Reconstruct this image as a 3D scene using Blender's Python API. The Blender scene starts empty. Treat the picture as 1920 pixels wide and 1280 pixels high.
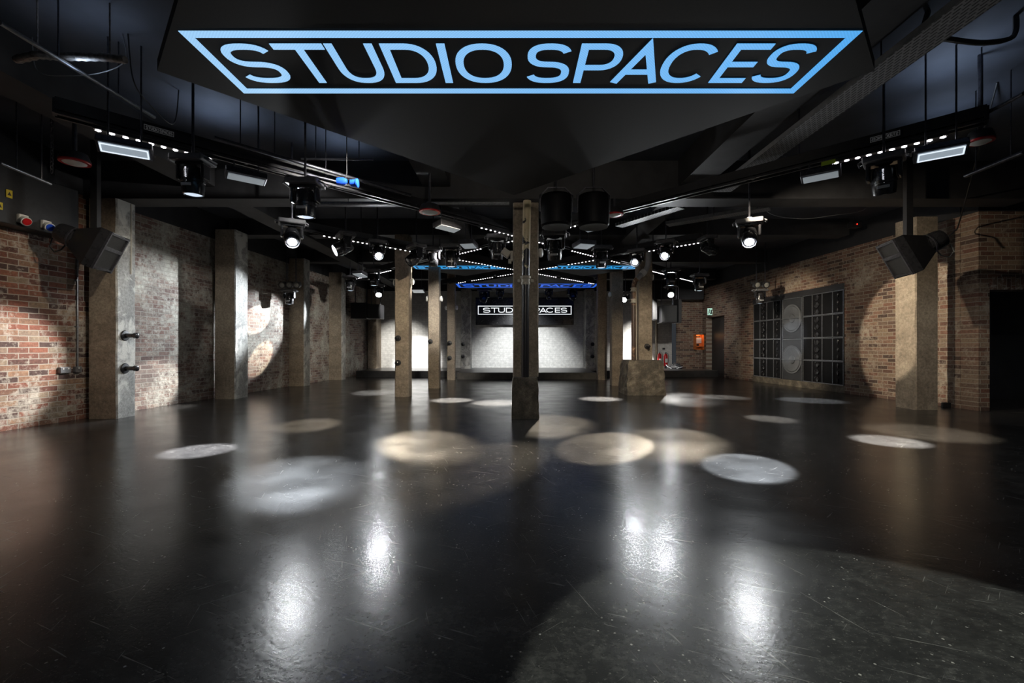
import bpy, bmesh, math, random
from mathutils import Vector, Matrix
random.seed(7)
S = bpy.context.scene
COL = S.collection
PI = math.pi

# ------------------------------------------------------------------ camera
F, CX, CY, H = 820.0, 960.0, 650.0, 1.1
cam = bpy.data.cameras.new('camera')
cam.sensor_width = 36.0
cam.lens = F / 1920 * 36
cam.shift_y = 10 / 1920
cam.clip_start = 0.05
cam_ob = bpy.data.objects.new('camera', cam)
COL.objects.link(cam_ob)
cam_ob.location = (0, 0, H)
cam_ob.rotation_euler = (PI / 2, 0, 0)
S.camera = cam_ob
# ------------------------------------------------------------------ world, exposure
w = bpy.data.worlds.new('dim_room_air'); S.world = w
w.use_nodes = True
w.node_tree.nodes['Background'].inputs[0].default_value = (0.80, 0.88, 1.0, 1)
w.node_tree.nodes['Background'].inputs[1].default_value = 0.035
vs = S.view_settings
vs.view_transform = 'Standard'; vs.look = 'None'; vs.exposure = 0.0; vs.gamma = 1.0
vs.use_curve_mapping = False
S.cycles.use_denoising = True
S.cycles.max_bounces = 6
S.cycles.sample_clamp_indirect = 6.0


def spot(name, loc, aim, power, deg, color=(1, 1, 1), blend=0.12, radius=0.03):
    l = bpy.data.lights.new(name, 'SPOT')
    l.energy = power; l.spot_size = math.radians(deg); l.spot_blend = blend
    l.color = color; l.shadow_soft_size = radius
    o = bpy.data.objects.new(name, l); COL.objects.link(o)
    o.location = loc
    o.rotation_euler = (Vector(aim) - Vector(loc)).to_track_quat('-Z', 'Y').to_euler()
    return o


WARM = (1.0, 0.86, 0.66); COOL = (0.86, 0.93, 1.0); WHT = (1, 0.97, 0.92)
# spots not tied to any modelled fixture: rig beams, wall washes and added fills
spot('beam', (1.35, 1.5, 3.3), (1.28, 1.18, 0), 380, 43, (0.92, 1, 0.9), 0.04)
spot('beam', (-4.2, 13.3, 2.75), (-6.35, 10.9, 1.55), 1500, 34, COOL, 0.5)
spot('beam', (-4.2, 13.3, 2.75), (-6.4, 10.75, 1.75), 2600, 11, WHT, 0.04)
spot('beam', (-4.2, 13.3, 2.75), (-6.35, 10.95, 0.8), 2000, 10, WARM, 0.1)
spot('beam', (-3.9, 11.5, 2.8), (-6.45, 7.7, 1.3), 1900, 40, COOL, 0.7)
spot('beam', (-3.9, 11.5, 2.8), (-6.45, 7.6, 0.15), 3200, 14, WHT, 0.4)
spot('beam', (-1.2, 9.0, 3.1), (-6.1, 12.5, 1.7), 1500, 46, WHT, 0.8)
spot('beam', (-1.5, 5.0, 3.3), (-6.3, 8.2, 2.0), 260, 60, WHT, 0.9)
spot('beam', (3.2, 9.0, 3.1), (7.8, 12.2, 1.4), 1300, 40, WARM, 0.8)
spot('beam', (4.2, 9.4, 3.0), (7.8, 12.2, 1.3), 900, 14, COOL, 0.5)
spot('beam', (0.4, 14.2, 3.1), (0.5, 18.2, 0.1), 1800, 62, (0.95, 0.98, 1), 0.9)
spot('beam', (-3.0, 14.4, 3.1), (-3.9, 18.2, 0.5), 3000, 26, (0.97, 0.98, 1), 0.5)
spot('beam', (-4.4, 15.4, 3.1), (-4.6, 18.2, 0.3), 900, 60, WHT, 0.9)
spot('beam', (4.6, 15.0, 3.1), (5.6, 18.2, 0.5), 2600, 50, WHT, 0.9)
spot('beam', (5.2, 12.5, 3.1), (7.4, 17.2, 1.4), 330, 50, WHT, 0.9)
spot('beam', (3.0, 5.6, 3.1), (7.9, 8.6, 1.6), 360, 64, WARM, 0.9)
spot('beam', (5.6, 4.5, 3.3), (8.0, 7.3, 0.6), 130, 50, WHT, 0.9)
spot('beam', (-3.6, 5.0, 3.1), (-6.6, 5.9, 1.6), 130, 70, WARM, 0.9)
spot('beam', (0.3, 1.2, 3.3), (0.3, 9.0, 1.0), 330, 95, (1.0, 0.90, 0.76), 0.9, 0.3)  # added warm fill from above the camera, no lamp known there
spot('beam', (-0.4, 5.6, 3.1), (-2.3, 9.6, 1.4), 700, 44, WARM, 0.9)  # added to brighten the nearest left pillar, no source known
spot('beam', (1.95, 5.8, 3.1), (3.0, 10.0, 1.0), 700, 40, WARM, 0.9)  # added to brighten the tapered plinth and its pillar
spot('beam', (-0.8, 8.6, 3.1), (-2.0, 12.5, 1.6), 900, 34, WHT, 0.9)
# added bluish up-spots for the blue patches on the ceiling, source unknown
for (x_, y_, e_) in ((-3.5, 5.3, 16), (-2.3, 6.0, 14), (-3.6, 3.7, 9), (4.4, 4.4, 18), (5.2, 5.2, 10), (1.9, 8.6, 9)):
    spot('added_uplight', (x_, y_, 3.45), (x_, y_ - 0.1, 3.95), e_, 150, (0.6, 0.75, 1.0), 1.0, 0.1)
# generic spots added along the girders for small pools on the floor
for (lx, ly, fx, fy, e, dg, colr) in ((0.8, 9.2, 0.55, 6.35, 1500, 16, WARM), (3.3, 8.2, 1.9, 5.2, 1900, 14, WARM), (-3.0, 8.0, -3.2, 5.3, 1500, 9, WHT),
                                      (-3.2, 8.6, -2.9, 6.2, 1500, 12, WARM), (3.9, 8.0, 3.95, 6.7, 1500, 11, WHT), (4.5, 4.6, 5.3, 5.6, 1200, 20, WARM), (-0.3, 9.0, -0.45, 8.3, 900, 16, WHT),
                                      (-1.6, 9.2, -2.6, 10.8, 1500, 16, WHT), (3.6, 11.0, 4.6, 9.6, 1800, 14, WHT), (5.0, 9.5, 6.1, 9.0, 1200, 18, COOL)):
    spot('beam', (lx, ly, 3.0), (fx, fy, 0), e * 1.4, dg * 1.25, colr, 0.7)



# ------------------------------------------------------------------ pixel helpers (measuring only)
def U(px, py, z=0.0):
    d = (z - H) * F / (CY - py)
    return Vector(((px - CX) * d / F, d, z))


def PD(px, py, d):
    return Vector(((px - CX) * d / F, d, H + (CY - py) * d / F))


def xl(d):   # left wall face
    return -6.64 + 0.065 * (d - 5.7)


def xr(d):   # right wall face
    return 8.0 - 0.04 * (d - 7.5)


# ------------------------------------------------------------------ materials
def nt_new(name):
    m = bpy.data.materials.new(name); m.use_nodes = True
    nt = m.node_tree
    return m, nt, nt.nodes['Principled BSDF']


def N(nt, typ, **kw):
    n = nt.nodes.new(typ)
    for k, v in kw.items():
        if k.startswith('i_'):
            n.inputs[int(k[2:]) if k[2:].isdigit() else k[2:]].default_value = v
        else:
            setattr(n, k, v)
    return n


def ramp(nt, fac, stops):
    r = nt.nodes.new('ShaderNodeValToRGB')
    e = r.color_ramp.elements
    while len(e) < len(stops):
        e.new(0.5)
    for el, (p, c) in zip(e, stops):
        el.position = p
        el.color = (*c, 1) if len(c) == 3 else c
    nt.links.new(fac, r.inputs[0])
    return r.outputs[0]


def g3(v):
    return (v, v, v)


def mix(nt, fac, a, b, mode='MIX'):
    n = nt.nodes.new('ShaderNodeMix'); n.data_type = 'RGBA'; n.blend_type = mode
    for sock, v in ((n.inputs[0], fac), (n.inputs[6], a), (n.inputs[7], b)):
        if hasattr(v, 'links'):
            nt.links.new(v, sock)
        elif isinstance(v, (int, float)):
            sock.default_value = v if sock.type == 'VALUE' else (v, v, v, 1)
        else:
            sock.default_value = (*v, 1)
    return n.outputs[2]


def noise(nt, vec, scale, detail=4, rough=0.55, dist=0.0):
    n = N(nt, 'ShaderNodeTexNoise')
    n.inputs['Scale'].default_value = scale; n.inputs['Detail'].default_value = detail
    n.inputs['Roughness'].default_value = rough; n.inputs['Distortion'].default_value = dist
    nt.links.new(vec, n.inputs['Vector'])
    return n.outputs[0]


def bump(nt, b, height, strength, dist=0.01):
    n = N(nt, 'ShaderNodeBump'); n.inputs['Strength'].default_value = strength
    n.inputs['Distance'].default_value = dist
    nt.links.new(height, n.inputs['Height']); nt.links.new(n.outputs[0], b.inputs['Normal'])


def objvec(nt, scale=None, rot=None):
    t = nt.nodes.new('ShaderNodeTexCoord').outputs['Object']
    if scale and rot:
        m0 = nt.nodes.new('ShaderNodeMapping'); m0.inputs['Rotation'].default_value = rot
        nt.links.new(t, m0.inputs['Vector']); t = m0.outputs[0]; rot = None
    if scale or rot:
        mp = nt.nodes.new('ShaderNodeMapping')
        if scale: mp.inputs['Scale'].default_value = scale
        if rot: mp.inputs['Rotation'].default_value = rot
        nt.links.new(t, mp.inputs['Vector'])
        return mp.outputs[0]
    return t


def pm(name, c1, c2=None, scale=8, rough=0.5, metal=0.0, bmp=0.15, spec=0.5):
    m, nt, b = nt_new(name)
    c2 = c2 or tuple(c * 0.7 for c in c1)
    v = objvec(nt)
    n = noise(nt, v, scale)
    nt.links.new(ramp(nt, n, [(0.35, c1), (0.65, c2)]), b.inputs['Base Color'])
    b.inputs['Roughness'].default_value = rough
    b.inputs['Metallic'].default_value = metal
    b.inputs['Specular IOR Level'].default_value = spec
    if bmp:
        bump(nt, b, noise(nt, v, scale * 6), bmp, 0.004)
    return m


def em(name, color, strength, base=(0.02, 0.02, 0.02)):
    m, nt, b = nt_new(name)
    v = objvec(nt)
    n = noise(nt, v, 30, 1)
    nt.links.new(ramp(nt, n, [(0.3, tuple(c * 0.94 for c in color)), (0.7, color)]), b.inputs['Emission Color'])
    b.inputs['Base Color'].default_value = (*base, 1)
    b.inputs['Emission Strength'].default_value = strength
    b.inputs['Roughness'].default_value = 0.3
    return m


def brick_mat(name, axis, cols, mortar, white=0.0, white_col=(0.6, 0.57, 0.5), rough=0.85, turn=False, dark_patch=0.0, flat=0.0):
    """axis: which object axis runs along the wall ('x' or 'y'); z is up."""
    m, nt, b = nt_new(name)
    t = nt.nodes.new('ShaderNodeTexCoord').outputs['Object']
    sp = nt.nodes.new('ShaderNodeSeparateXYZ'); nt.links.new(t, sp.inputs[0])
    cb = nt.nodes.new('ShaderNodeCombineXYZ')
    a = sp.outputs[0] if axis == 'x' else sp.outputs[1]
    if turn:
        nt.links.new(sp.outputs[2], cb.inputs[0]); nt.links.new(a, cb.inputs[1])
    else:
        nt.links.new(a, cb.inputs[0]); nt.links.new(sp.outputs[2], cb.inputs[1])
    # gentle wobble so that the courses are not ruled
    wob = N(nt, 'ShaderNodeTexNoise'); wob.inputs['Scale'].default_value = 7
    nt.links.new(cb.outputs[0], wob.inputs['Vector'])
    va = N(nt, 'ShaderNodeVectorMath', operation='SCALE'); va.inputs['Scale'].default_value = 0.014
    nt.links.new(wob.outputs['Color'], va.inputs[0])
    vb = N(nt, 'ShaderNodeVectorMath', operation='ADD')
    nt.links.new(cb.outputs[0], vb.inputs[0]); nt.links.new(va.outputs[0], vb.inputs[1])
    br = N(nt, 'ShaderNodeTexBrick')
    br.inputs['Scale'].default_value = 1.0
    br.inputs['Brick Width'].default_value = 0.24
    br.inputs['Row Height'].default_value = 0.0785
    br.inputs['Mortar Size'].default_value = 0.0075
    br.inputs['Mortar Smooth'].default_value = 0.35
    br.inputs['Color1'].default_value = (0, 0, 0, 1); br.inputs['Color2'].default_value = (1, 1, 1, 1)
    br.inputs['Mortar'].default_value = (0.5, 0.5, 0.5, 1)
    nt.links.new(vb.outputs[0], br.inputs['Vector'])
    k = len(cols)
    c = ramp(nt, br.outputs['Color'], [(0.08 + 0.84 * i / (k - 1), col) for i, col in enumerate(cols)])
    fine = noise(nt, t, 28, 5, 0.65)
    c = mix(nt, 0.7, c, ramp(nt, fine, [(0.25, g3(0.35)), (0.75, g3(1.35))]), 'MULTIPLY')
    c = mix(nt, br.outputs['Fac'], c, mortar)
    if white:
        wm = noise(nt, t, 1.3, 6, 0.68, 0.4)
        wf = noise(nt, t, 16, 4, 0.7)
        s = N(nt, 'ShaderNodeMath', operation='ADD'); nt.links.new(wm, s.inputs[0])
        mm = N(nt, 'ShaderNodeMath', operation='MULTIPLY'); mm.inputs[1].default_value = 0.55
        nt.links.new(wf, mm.inputs[0]); nt.links.new(mm.outputs[0], s.inputs[1])
        fac = ramp(nt, s.outputs[0], [(0.86 - white * 0.35, g3(0)), (1.02 - white * 0.35, g3(0.92))])
        wc = mix(nt, 0.8, white_col, ramp(nt, noise(nt, t, 9, 5), [(0.3, g3(0.6)), (0.7, g3(1.1))]), 'MULTIPLY')
        wc = mix(nt, br.outputs['Fac'], wc, tuple(x * 0.72 for x in white_col))
        c = mix(nt, fac, c, wc)
    if dark_patch:
        dm = noise(nt, t, 0.9, 4, 0.6)
        c = mix(nt, ramp(nt, dm, [(0.5, g3(0)), (0.7, g3(dark_patch))]), c, (0.05, 0.045, 0.04))
    nt.links.new(c, b.inputs['Base Color'])
    b.inputs['Roughness'].default_value = rough
    hh = mix(nt, br.outputs['Fac'], ramp(nt, fine, [(0.2, g3(0.55)), (0.8, g3(1.0))]), (0.1, 0.1, 0.1))
    bump(nt, b, hh, 0.75 - flat, 0.012)
    return m


def concrete(name, c1, c2, c3, white=0.0, scale=3.0):
    m, nt, b = nt_new(name)
    t = objvec(nt)
    n1 = noise(nt, t, scale, 6, 0.62, 0.3)
    n2 = noise(nt, t, scale * 9, 6, 0.7)
    c = ramp(nt, n1, [(0.3, c1), (0.5, c2), (0.7, c3)])
    c = mix(nt, 0.8, c, ramp(nt, n2, [(0.3, g3(0.45)), (0.7, g3(1.3))]), 'MULTIPLY')
    if white:
        wn = noise(nt, t, 2.6, 5, 0.65, 0.6)
        c = mix(nt, ramp(nt, wn, [(0.58 - white * 0.2, g3(0)), (0.66 - white * 0.2, g3(0.85))]), c, (0.50, 0.49, 0.45))
    nt.links.new(c, b.inputs['Base Color'])
    b.inputs['Roughness'].default_value = 0.85
    bump(nt, b, n2, 0.7, 0.01)
    return m


def floor_mat():
    m, nt, b = nt_new('painted_concrete_floor')
    t = nt.nodes.new('ShaderNodeTexCoord').outputs['Object']
    big = noise(nt, t, 0.45, 3, 0.5, 0.3)
    mid = noise(nt, t, 2.2, 2, 0.5)
    c = ramp(nt, big, [(0.3, (0.017, 0.017, 0.018)), (0.55, (0.028, 0.027, 0.026)), (0.75, (0.046, 0.043, 0.038))])
    # worn patches where the paint has gone thin
    worn = noise(nt, objvec(nt, (1, 1.5, 1)), 24, 8, 0.8)
    c = mix(nt, ramp(nt, worn, [(0.46, g3(0)), (0.74, g3(0.8))]), c, (0.10, 0.096, 0.088))
    patch = noise(nt, t, 5.5, 7, 0.72, 0.3)
    c = mix(nt, ramp(nt, patch, [(0.42, g3(0.75)), (0.6, g3(0))]), c, (0.016, 0.0155, 0.0155))
    flecks = noise(nt, objvec(nt, (1, 1.4, 1), (0, 0, 0.3)), 70, 3, 0.7)
    c = mix(nt, ramp(nt, flecks, [(0.62, g3(0)), (0.70, g3(0.7))]), c, (0.17, 0.16, 0.14))
    # specks
    vo = N(nt, 'ShaderNodeTexVoronoi'); vo.inputs['Scale'].default_value = 26
    nt.links.new(t, vo.inputs['Vector'])
    sel = noise(nt, t, 5, 2)
    sp = N(nt, 'ShaderNodeMath', operation='LESS_THAN'); sp.inputs[1].default_value = 0.12
    nt.links.new(vo.outputs['Distance'], sp.inputs[0])
    sm = N(nt, 'ShaderNodeMath', operation='MULTIPLY')
    nt.links.new(sp.outputs[0], sm.inputs[0])
    nt.links.new(ramp(nt, sel, [(0.5, g3(0)), (0.6, g3(0.9))]), sm.inputs[1])
    c = mix(nt, sm.outputs[0], c, (0.33, 0.31, 0.28))
    # scratches in three directions
    for k, (rz, th) in enumerate(((0.4, 0.672), (-0.7, 0.682), (1.25, 0.68))):
        v = objvec(nt, (0.9, 26, 1), (0, 0, rz))
        sn = noise(nt, v, 2.2, 3, 0.6, 0.25)
        c = mix(nt, ramp(nt, sn, [(th, g3(0)), (th + 0.02, g3(0.6))]), c, (0.20, 0.19, 0.175))
    # one long hairline crack
    ca, cb2 = Vector((-1.86, 1.98)), Vector((-1.02, 1.36))
    du = (cb2 - ca).normalized()
    sx = nt.nodes.new('ShaderNodeSeparateXYZ'); nt.links.new(t, sx.inputs[0])

    def mth(op, a_, b_=None, c_=None):
        n_ = N(nt, 'ShaderNodeMath', operation=op)
        for k_, v_ in enumerate((a_, b_, c_)):
            if v_ is None: continue
            if hasattr(v_, 'links'): nt.links.new(v_, n_.inputs[k_])
            else: n_.inputs[k_].default_value = v_
        return n_.outputs[0]
    x_, y_ = mth('SUBTRACT', sx.outputs[0], ca.x + 1.0), mth('SUBTRACT', sx.outputs[1], ca.y)
    x_ = mth('ADD', x_, 1.0)
    along = mth('ADD', mth('MULTIPLY', x_, du.x), mth('MULTIPLY', y_, du.y))
    off = mth('ADD', mth('MULTIPLY', x_, -du.y), mth('MULTIPLY', y_, du.x))
    off = mth('ADD', off, mth('MULTIPLY', mth('SUBTRACT', noise(nt, t, 3.5, 5, 0.6), 0.5), 0.35))
    near = mth('LESS_THAN', mth('ABSOLUTE', off), 0.0035)
    inside = mth('MULTIPLY', mth('GREATER_THAN', along, 0.0), mth('LESS_THAN', along, 1.25))
    c = mix(nt, mth('MULTIPLY', near, inside), c, (0.004, 0.004, 0.004))
    nt.links.new(c, b.inputs['Base Color'])
    r = ramp(nt, mid, [(0.3, g3(0.19)), (0.7, g3(0.262))])
    nt.links.new(r, b.inputs['Roughness'])
    b.inputs['Specular IOR Level'].default_value = 0.55
    fine = noise(nt, t, 45, 4, 0.6)
    low = noise(nt, objvec(nt, (0.6, 2.2, 1), (0, 0, 0.5)), 5.5, 4, 0.6, 0.6)
    hh = mix(nt, 0.6, fine, low)
    bump(nt, b, hh, 0.26, 0.006)
    return m


M = {}
M['floor'] = floor_mat()
RED = [(0.06, 0.032, 0.027), (0.19, 0.062, 0.038), (0.24, 0.095, 0.058), (0.11, 0.048, 0.036), (0.25, 0.14, 0.085), (0.23, 0.18, 0.13), (0.16, 0.065, 0.045)]
TAN = [(0.075, 0.045, 0.035), (0.18, 0.085, 0.058), (0.23, 0.145, 0.10), (0.13, 0.08, 0.06), (0.25, 0.18, 0.125), (0.17, 0.10, 0.07)]
OLD = [(0.10, 0.06, 0.05), (0.16, 0.09, 0.07), (0.22, 0.15, 0.12), (0.14, 0.10, 0.085), (0.26, 0.21, 0.17)]
M['brick_red'] = brick_mat('red_brick', 'y', RED, (0.30, 0.26, 0.22), 0.15, (0.45, 0.40, 0.34))
M['brick_old'] = brick_mat('whitewashed_brick', 'y', OLD, (0.27, 0.25, 0.22), 0.36, (0.44, 0.42, 0.36), dark_patch=0.4)
M['brick_tan'] = brick_mat('tan_brick', 'y', TAN, (0.29, 0.25, 0.20), 0.12, (0.40, 0.34, 0.27))
M['brick_tan_x'] = brick_mat('tan_brick_cross', 'x', TAN, (0.29, 0.25, 0.20), 0.12, (0.40, 0.34, 0.27))
M['brick_soldier'] = brick_mat('soldier_brick', 'x', TAN, (0.27, 0.23, 0.19), 0.1, turn=True)
M['brick_white'] = brick_mat('white_painted_brick', 'x', [(0.42, 0.40, 0.37), (0.55, 0.53, 0.5), (0.48, 0.46, 0.43)], (0.40, 0.39, 0.36), 1.0, (0.62, 0.61, 0.58), flat=0.3)
M['concrete'] = concrete('bare_concrete', (0.17, 0.135, 0.10), (0.25, 0.205, 0.155), (0.33, 0.28, 0.21))
M['concrete_grey'] = concrete('patched_grey_concrete', (0.20, 0.20, 0.19), (0.29, 0.285, 0.265), (0.38, 0.37, 0.345), 0.5)
M['concrete_dark'] = concrete('rough_plinth_concrete', (0.05, 0.043, 0.034), (0.10, 0.085, 0.065), (0.21, 0.18, 0.135), 0.0, 5)
M['black_paint'] = pm('black_painted_plaster', (0.012, 0.012, 0.014), (0.02, 0.02, 0.023), 3, 0.75)
M['black'] = pm('black_powder_coat', (0.014, 0.014, 0.016), (0.02, 0.02, 0.022), 20, 0.42, 0, 0.1)
M['black_gloss'] = pm('black_gloss_plastic', (0.012, 0.012, 0.014), (0.018, 0.018, 0.02), 20, 0.22, 0, 0.03)
M['black_panel'] = pm('black_led_tile', (0.010, 0.0097, 0.0097), (0.013, 0.0125, 0.0125), 60, 0.75, 0, 0.1, 0.3)
M['grey_steel'] = pm('galvanised_steel', (0.30, 0.31, 0.33), (0.2, 0.21, 0.23), 30, 0.38, 0.8, 0.1)
M['dark_steel'] = pm('dark_steel', (0.10, 0.10, 0.115), (0.06, 0.06, 0.07), 30, 0.35, 0.8, 0.1)
M['tray'] = pm('perforated_grey_tray', (0.16, 0.16, 0.17), (0.07, 0.07, 0.075), 40, 0.55, 0.3, 0.5)
def tray_mat():
    m, nt, b = nt_new('perforated_grey_tray')
    t = nt.nodes.new('ShaderNodeTexCoord').outputs['Object']
    br = N(nt, 'ShaderNodeTexBrick'); br.inputs['Scale'].default_value = 1
    br.inputs['Brick Width'].default_value = 0.075; br.inputs['Row Height'].default_value = 0.028; br.inputs['Mortar Size'].default_value = 0.009
    br.inputs['Color1'].default_value = (0.01, 0.01, 0.01, 1); br.inputs['Color2'].default_value = (0.03, 0.03, 0.03, 1); br.inputs['Mortar'].default_value = (0.24, 0.24, 0.25, 1)
    nt.links.new(t, br.inputs['Vector'])
    nt.links.new(mix(nt, 0.5, br.outputs['Color'], ramp(nt, noise(nt, t, 14, 4), [(0.3, g3(0.5)), (0.7, g3(1.2))]), 'MULTIPLY'), b.inputs['Base Color'])
    b.inputs['Roughness'].default_value = 0.55
    return m


M['tray'] = tray_mat()
M['ceiling'] = pm('dark_painted_ceiling', (0.05, 0.055, 0.07), (0.035, 0.04, 0.05), 2, 0.8)
M['beam'] = pm('dark_painted_beam', (0.030, 0.030, 0.033), (0.018, 0.018, 0.02), 4, 0.7)
M['white_plastic'] = pm('white_plastic', (0.62, 0.62, 0.60), (0.52, 0.52, 0.5), 10, 0.4, 0, 0.03)
M['grey_plastic'] = pm('grey_plastic', (0.35, 0.36, 0.38), (0.28, 0.29, 0.3), 10, 0.4, 0, 0.03)
M['cream'] = pm('cream_plastic', (0.42, 0.39, 0.32), (0.36, 0.33, 0.27), 10, 0.5, 0, 0.03)
M['red'] = pm('red_enamel', (0.45, 0.012, 0.016), (0.35, 0.01, 0.012), 10, 0.25, 0, 0.02)
M['blue'] = pm('blue_plastic', (0.01, 0.07, 0.55), (0.01, 0.05, 0.42), 10, 0.35, 0, 0.02)
M['yellow'] = pm('yellow_sticker', (0.55, 0.42, 0.02), (0.5, 0.38, 0.02), 10, 0.5, 0, 0.02)
M['lime'] = pm('lime_sticker', (0.40, 0.55, 0.02), (0.36, 0.5, 0.02), 10, 0.5, 0, 0.02)
M['orange'] = pm('orange_enamel', (0.75, 0.22, 0.05), (0.65, 0.18, 0.04), 10, 0.4, 0, 0.02)
M['foil'] = pm('crumpled_foil', (0.35, 0.33, 0.3), (0.15, 0.14, 0.13), 30, 0.4, 0.6, 0.8)
M['jet'] = pm('jet_black_cabinet', (0.003, 0.003, 0.004), (0.005, 0.005, 0.006), 20, 0.55, 0, 0.05, 0.15)
M['bass_grey'] = pm('scuffed_bass_cabinet', (0.03, 0.032, 0.036), (0.02, 0.021, 0.024), 4, 0.35, 0, 0.1)
M['bass_cone'] = pm('grey_bass_cone', (0.075, 0.08, 0.088), (0.05, 0.053, 0.058), 5, 0.35, 0, 0.1)
M['rubber'] = pm('black_rubber', (0.012, 0.012, 0.012), (0.02, 0.02, 0.02), 20, 0.55, 0, 0.05)
M['glass_grey'] = pm('frosted_flood_glass', (0.62, 0.66, 0.70), (0.55, 0.6, 0.64), 12, 0.25, 0, 0.0)
M['flood'] = em('flood_glass_lit', (0.62, 0.74, 0.86), 0.42, (0.4, 0.42, 0.44))
M['flood_dim'] = em('flood_glass_dim', (0.60, 0.68, 0.74), 0.25, (0.4, 0.42, 0.44))
M['flood_tube'] = em('flood_tube_lit', (0.80, 0.90, 1.0), 1.1, (0.4, 0.42, 0.44))
M['base_grey'] = pm('dark_grey_lamp_base', (0.09, 0.09, 0.10), (0.06, 0.06, 0.065), 20, 0.45, 0, 0.05)
M['led'] = em('led_lit', (1.0, 0.95, 1.0), 26)
M['led_far'] = em('led_far_lit', (1.0, 0.93, 1.0), 8)
M['lens_dim'] = em('lens_dim', (0.72, 0.84, 1.0), 1.0)
M['lens_hot'] = em('lens_hot', (0.93, 0.97, 1.0), 720)
M['lens_warm'] = em('lens_bright', (0.95, 0.98, 1.0), 90)
M['lens_off'] = pm('lens_glass_off', (0.05, 0.055, 0.07), (0.03, 0.03, 0.04), 10, 0.08, 0, 0.0)
M['exit_green'] = em('exit_sign_lit', (0.55, 0.9, 0.72), 0.8)
M['logo_text'] = em('glowing_logo_print', (0.8, 0.82, 0.85), 0.05, (0.2, 0.2, 0.2))  # print given a faint emission of its own
M['arm_text'] = em('glowing_lettering', (0.9, 0.9, 1.0), 0.7, (0.5, 0.5, 0.5))  # lettering glows by its own emission, no lamp behind it
M['lamp_red'] = em('red_pilot_lamp', (1.0, 0.02, 0.01), 4)
M['lamp_blue'] = em('blue_pilot_lamp', (0.1, 0.15, 1.0), 3)
M['par_glass'] = pm('par_lamp_glass', (0.30, 0.30, 0.28), (0.2, 0.2, 0.19), 40, 0.2, 0.2, 0.4)
M['screen_white'] = em('screen_white_lit', (0.92, 0.95, 1.0), 1.15)
M['stage'] = pm('black_stage_deck', (0.03, 0.03, 0.032), (0.05, 0.048, 0.046), 5, 0.3, 0, 0.2)
M['stage_front'] = pm('dark_stage_fascia', (0.05, 0.047, 0.042), (0.085, 0.078, 0.066), 5, 0.7, 0, 0.3)


def led_text_mat(name, ca, cb, x0, x1, strength):
    m, nt, b = nt_new(name)
    t = nt.nodes.new('ShaderNodeTexCoord').outputs['Object']
    sp = nt.nodes.new('ShaderNodeSeparateXYZ'); nt.links.new(t, sp.inputs[0])
    mr = N(nt, 'ShaderNodeMapRange'); mr.inputs[1].default_value = x0; mr.inputs[2].default_value = x1
    nt.links.new(sp.outputs[0], mr.inputs[0])
    c = ramp(nt, mr.outputs[0], [(0.0, ca), (1.0, cb)])
    pw = N(nt, 'ShaderNodeTexChecker'); pw.inputs['Scale'].default_value = 90
    pw.inputs['Color1'].default_value = (1, 1, 1, 1); pw.inputs['Color2'].default_value = (0.86, 0.86, 0.86, 1)
    nt.links.new(t, pw.inputs['Vector'])
    c = mix(nt, 1.0, c, pw.outputs['Color'], 'MULTIPLY')
    nt.links.new(c, b.inputs['Emission Color'])
    b.inputs['Emission Strength'].default_value = strength
    b.inputs['Base Color'].default_value = (0.02, 0.02, 0.02, 1)
    return m


M['sign_near'] = led_text_mat('led_pixels_pale_blue', (0.36, 0.66, 1.0), (0.09, 0.42, 0.90), -2.3, 2.3, 1.0)
M['sign_mid'] = led_text_mat('led_pixels_cyan', (0.03, 0.38, 0.85), (0.03, 0.38, 0.85), -2, 2, 0.95)
M['sign_far'] = led_text_mat('led_pixels_blue', (0.015, 0.12, 0.75), (0.015, 0.12, 0.75), -2, 2, 0.95)


def peel_mat():
    m, nt, b = nt_new('peeling_cream_paint')
    t = objvec(nt)
    sp = nt.nodes.new('ShaderNodeSeparateXYZ'); nt.links.new(t, sp.inputs[0])
    n = noise(nt, t, 6.5, 5, 0.65, 0.4)
    mr = N(nt, 'ShaderNodeMapRange'); mr.inputs[1].default_value = 1.15; mr.inputs[2].default_value = 2.6
    mr.inputs[3].default_value = 0.36; mr.inputs[4].default_value = -0.12
    nt.links.new(sp.outputs[2], mr.inputs[0])
    s = N(nt, 'ShaderNodeMath', operation='ADD'); nt.links.new(n, s.inputs[0]); nt.links.new(mr.outputs[0], s.inputs[1])
    f = ramp(nt, s.outputs[0], [(0.56, g3(0)), (0.58, g3(1))])
    c = mix(nt, f, (0.50, 0.42, 0.27), (0.014, 0.013, 0.016))
    nt.links.new(c, b.inputs['Base Color'])
    b.inputs['Roughness'].default_value = 0.35
    return m


M['peel'] = peel_mat()


def rust_mat():
    m, nt, b = nt_new('rusty_painted_pipe')
    t = objvec(nt)
    sp = nt.nodes.new('ShaderNodeSeparateXYZ'); nt.links.new(t, sp.inputs[0])
    n = noise(nt, t, 5, 6, 0.65, 0.4)
    mr = N(nt, 'ShaderNodeMapRange'); mr.inputs[1].default_value = 1.2; mr.inputs[2].default_value = 2.3
    mr.inputs[3].default_value = 0.16; mr.inputs[4].default_value = -0.10
    nt.links.new(sp.outputs[2], mr.inputs[0])
    s = N(nt, 'ShaderNodeMath', operation='ADD'); nt.links.new(n, s.inputs[0]); nt.links.new(mr.outputs[0], s.inputs[1])
    c = ramp(nt, s.outputs[0], [(0.44, (0.46, 0.38, 0.25)), (0.52, (0.20, 0.11, 0.06)), (0.62, (0.05, 0.03, 0.022))])
    nt.links.new(c, b.inputs['Base Color']); b.inputs['Roughness'].default_value = 0.45
    return m


M['rust'] = rust_mat()


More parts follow.
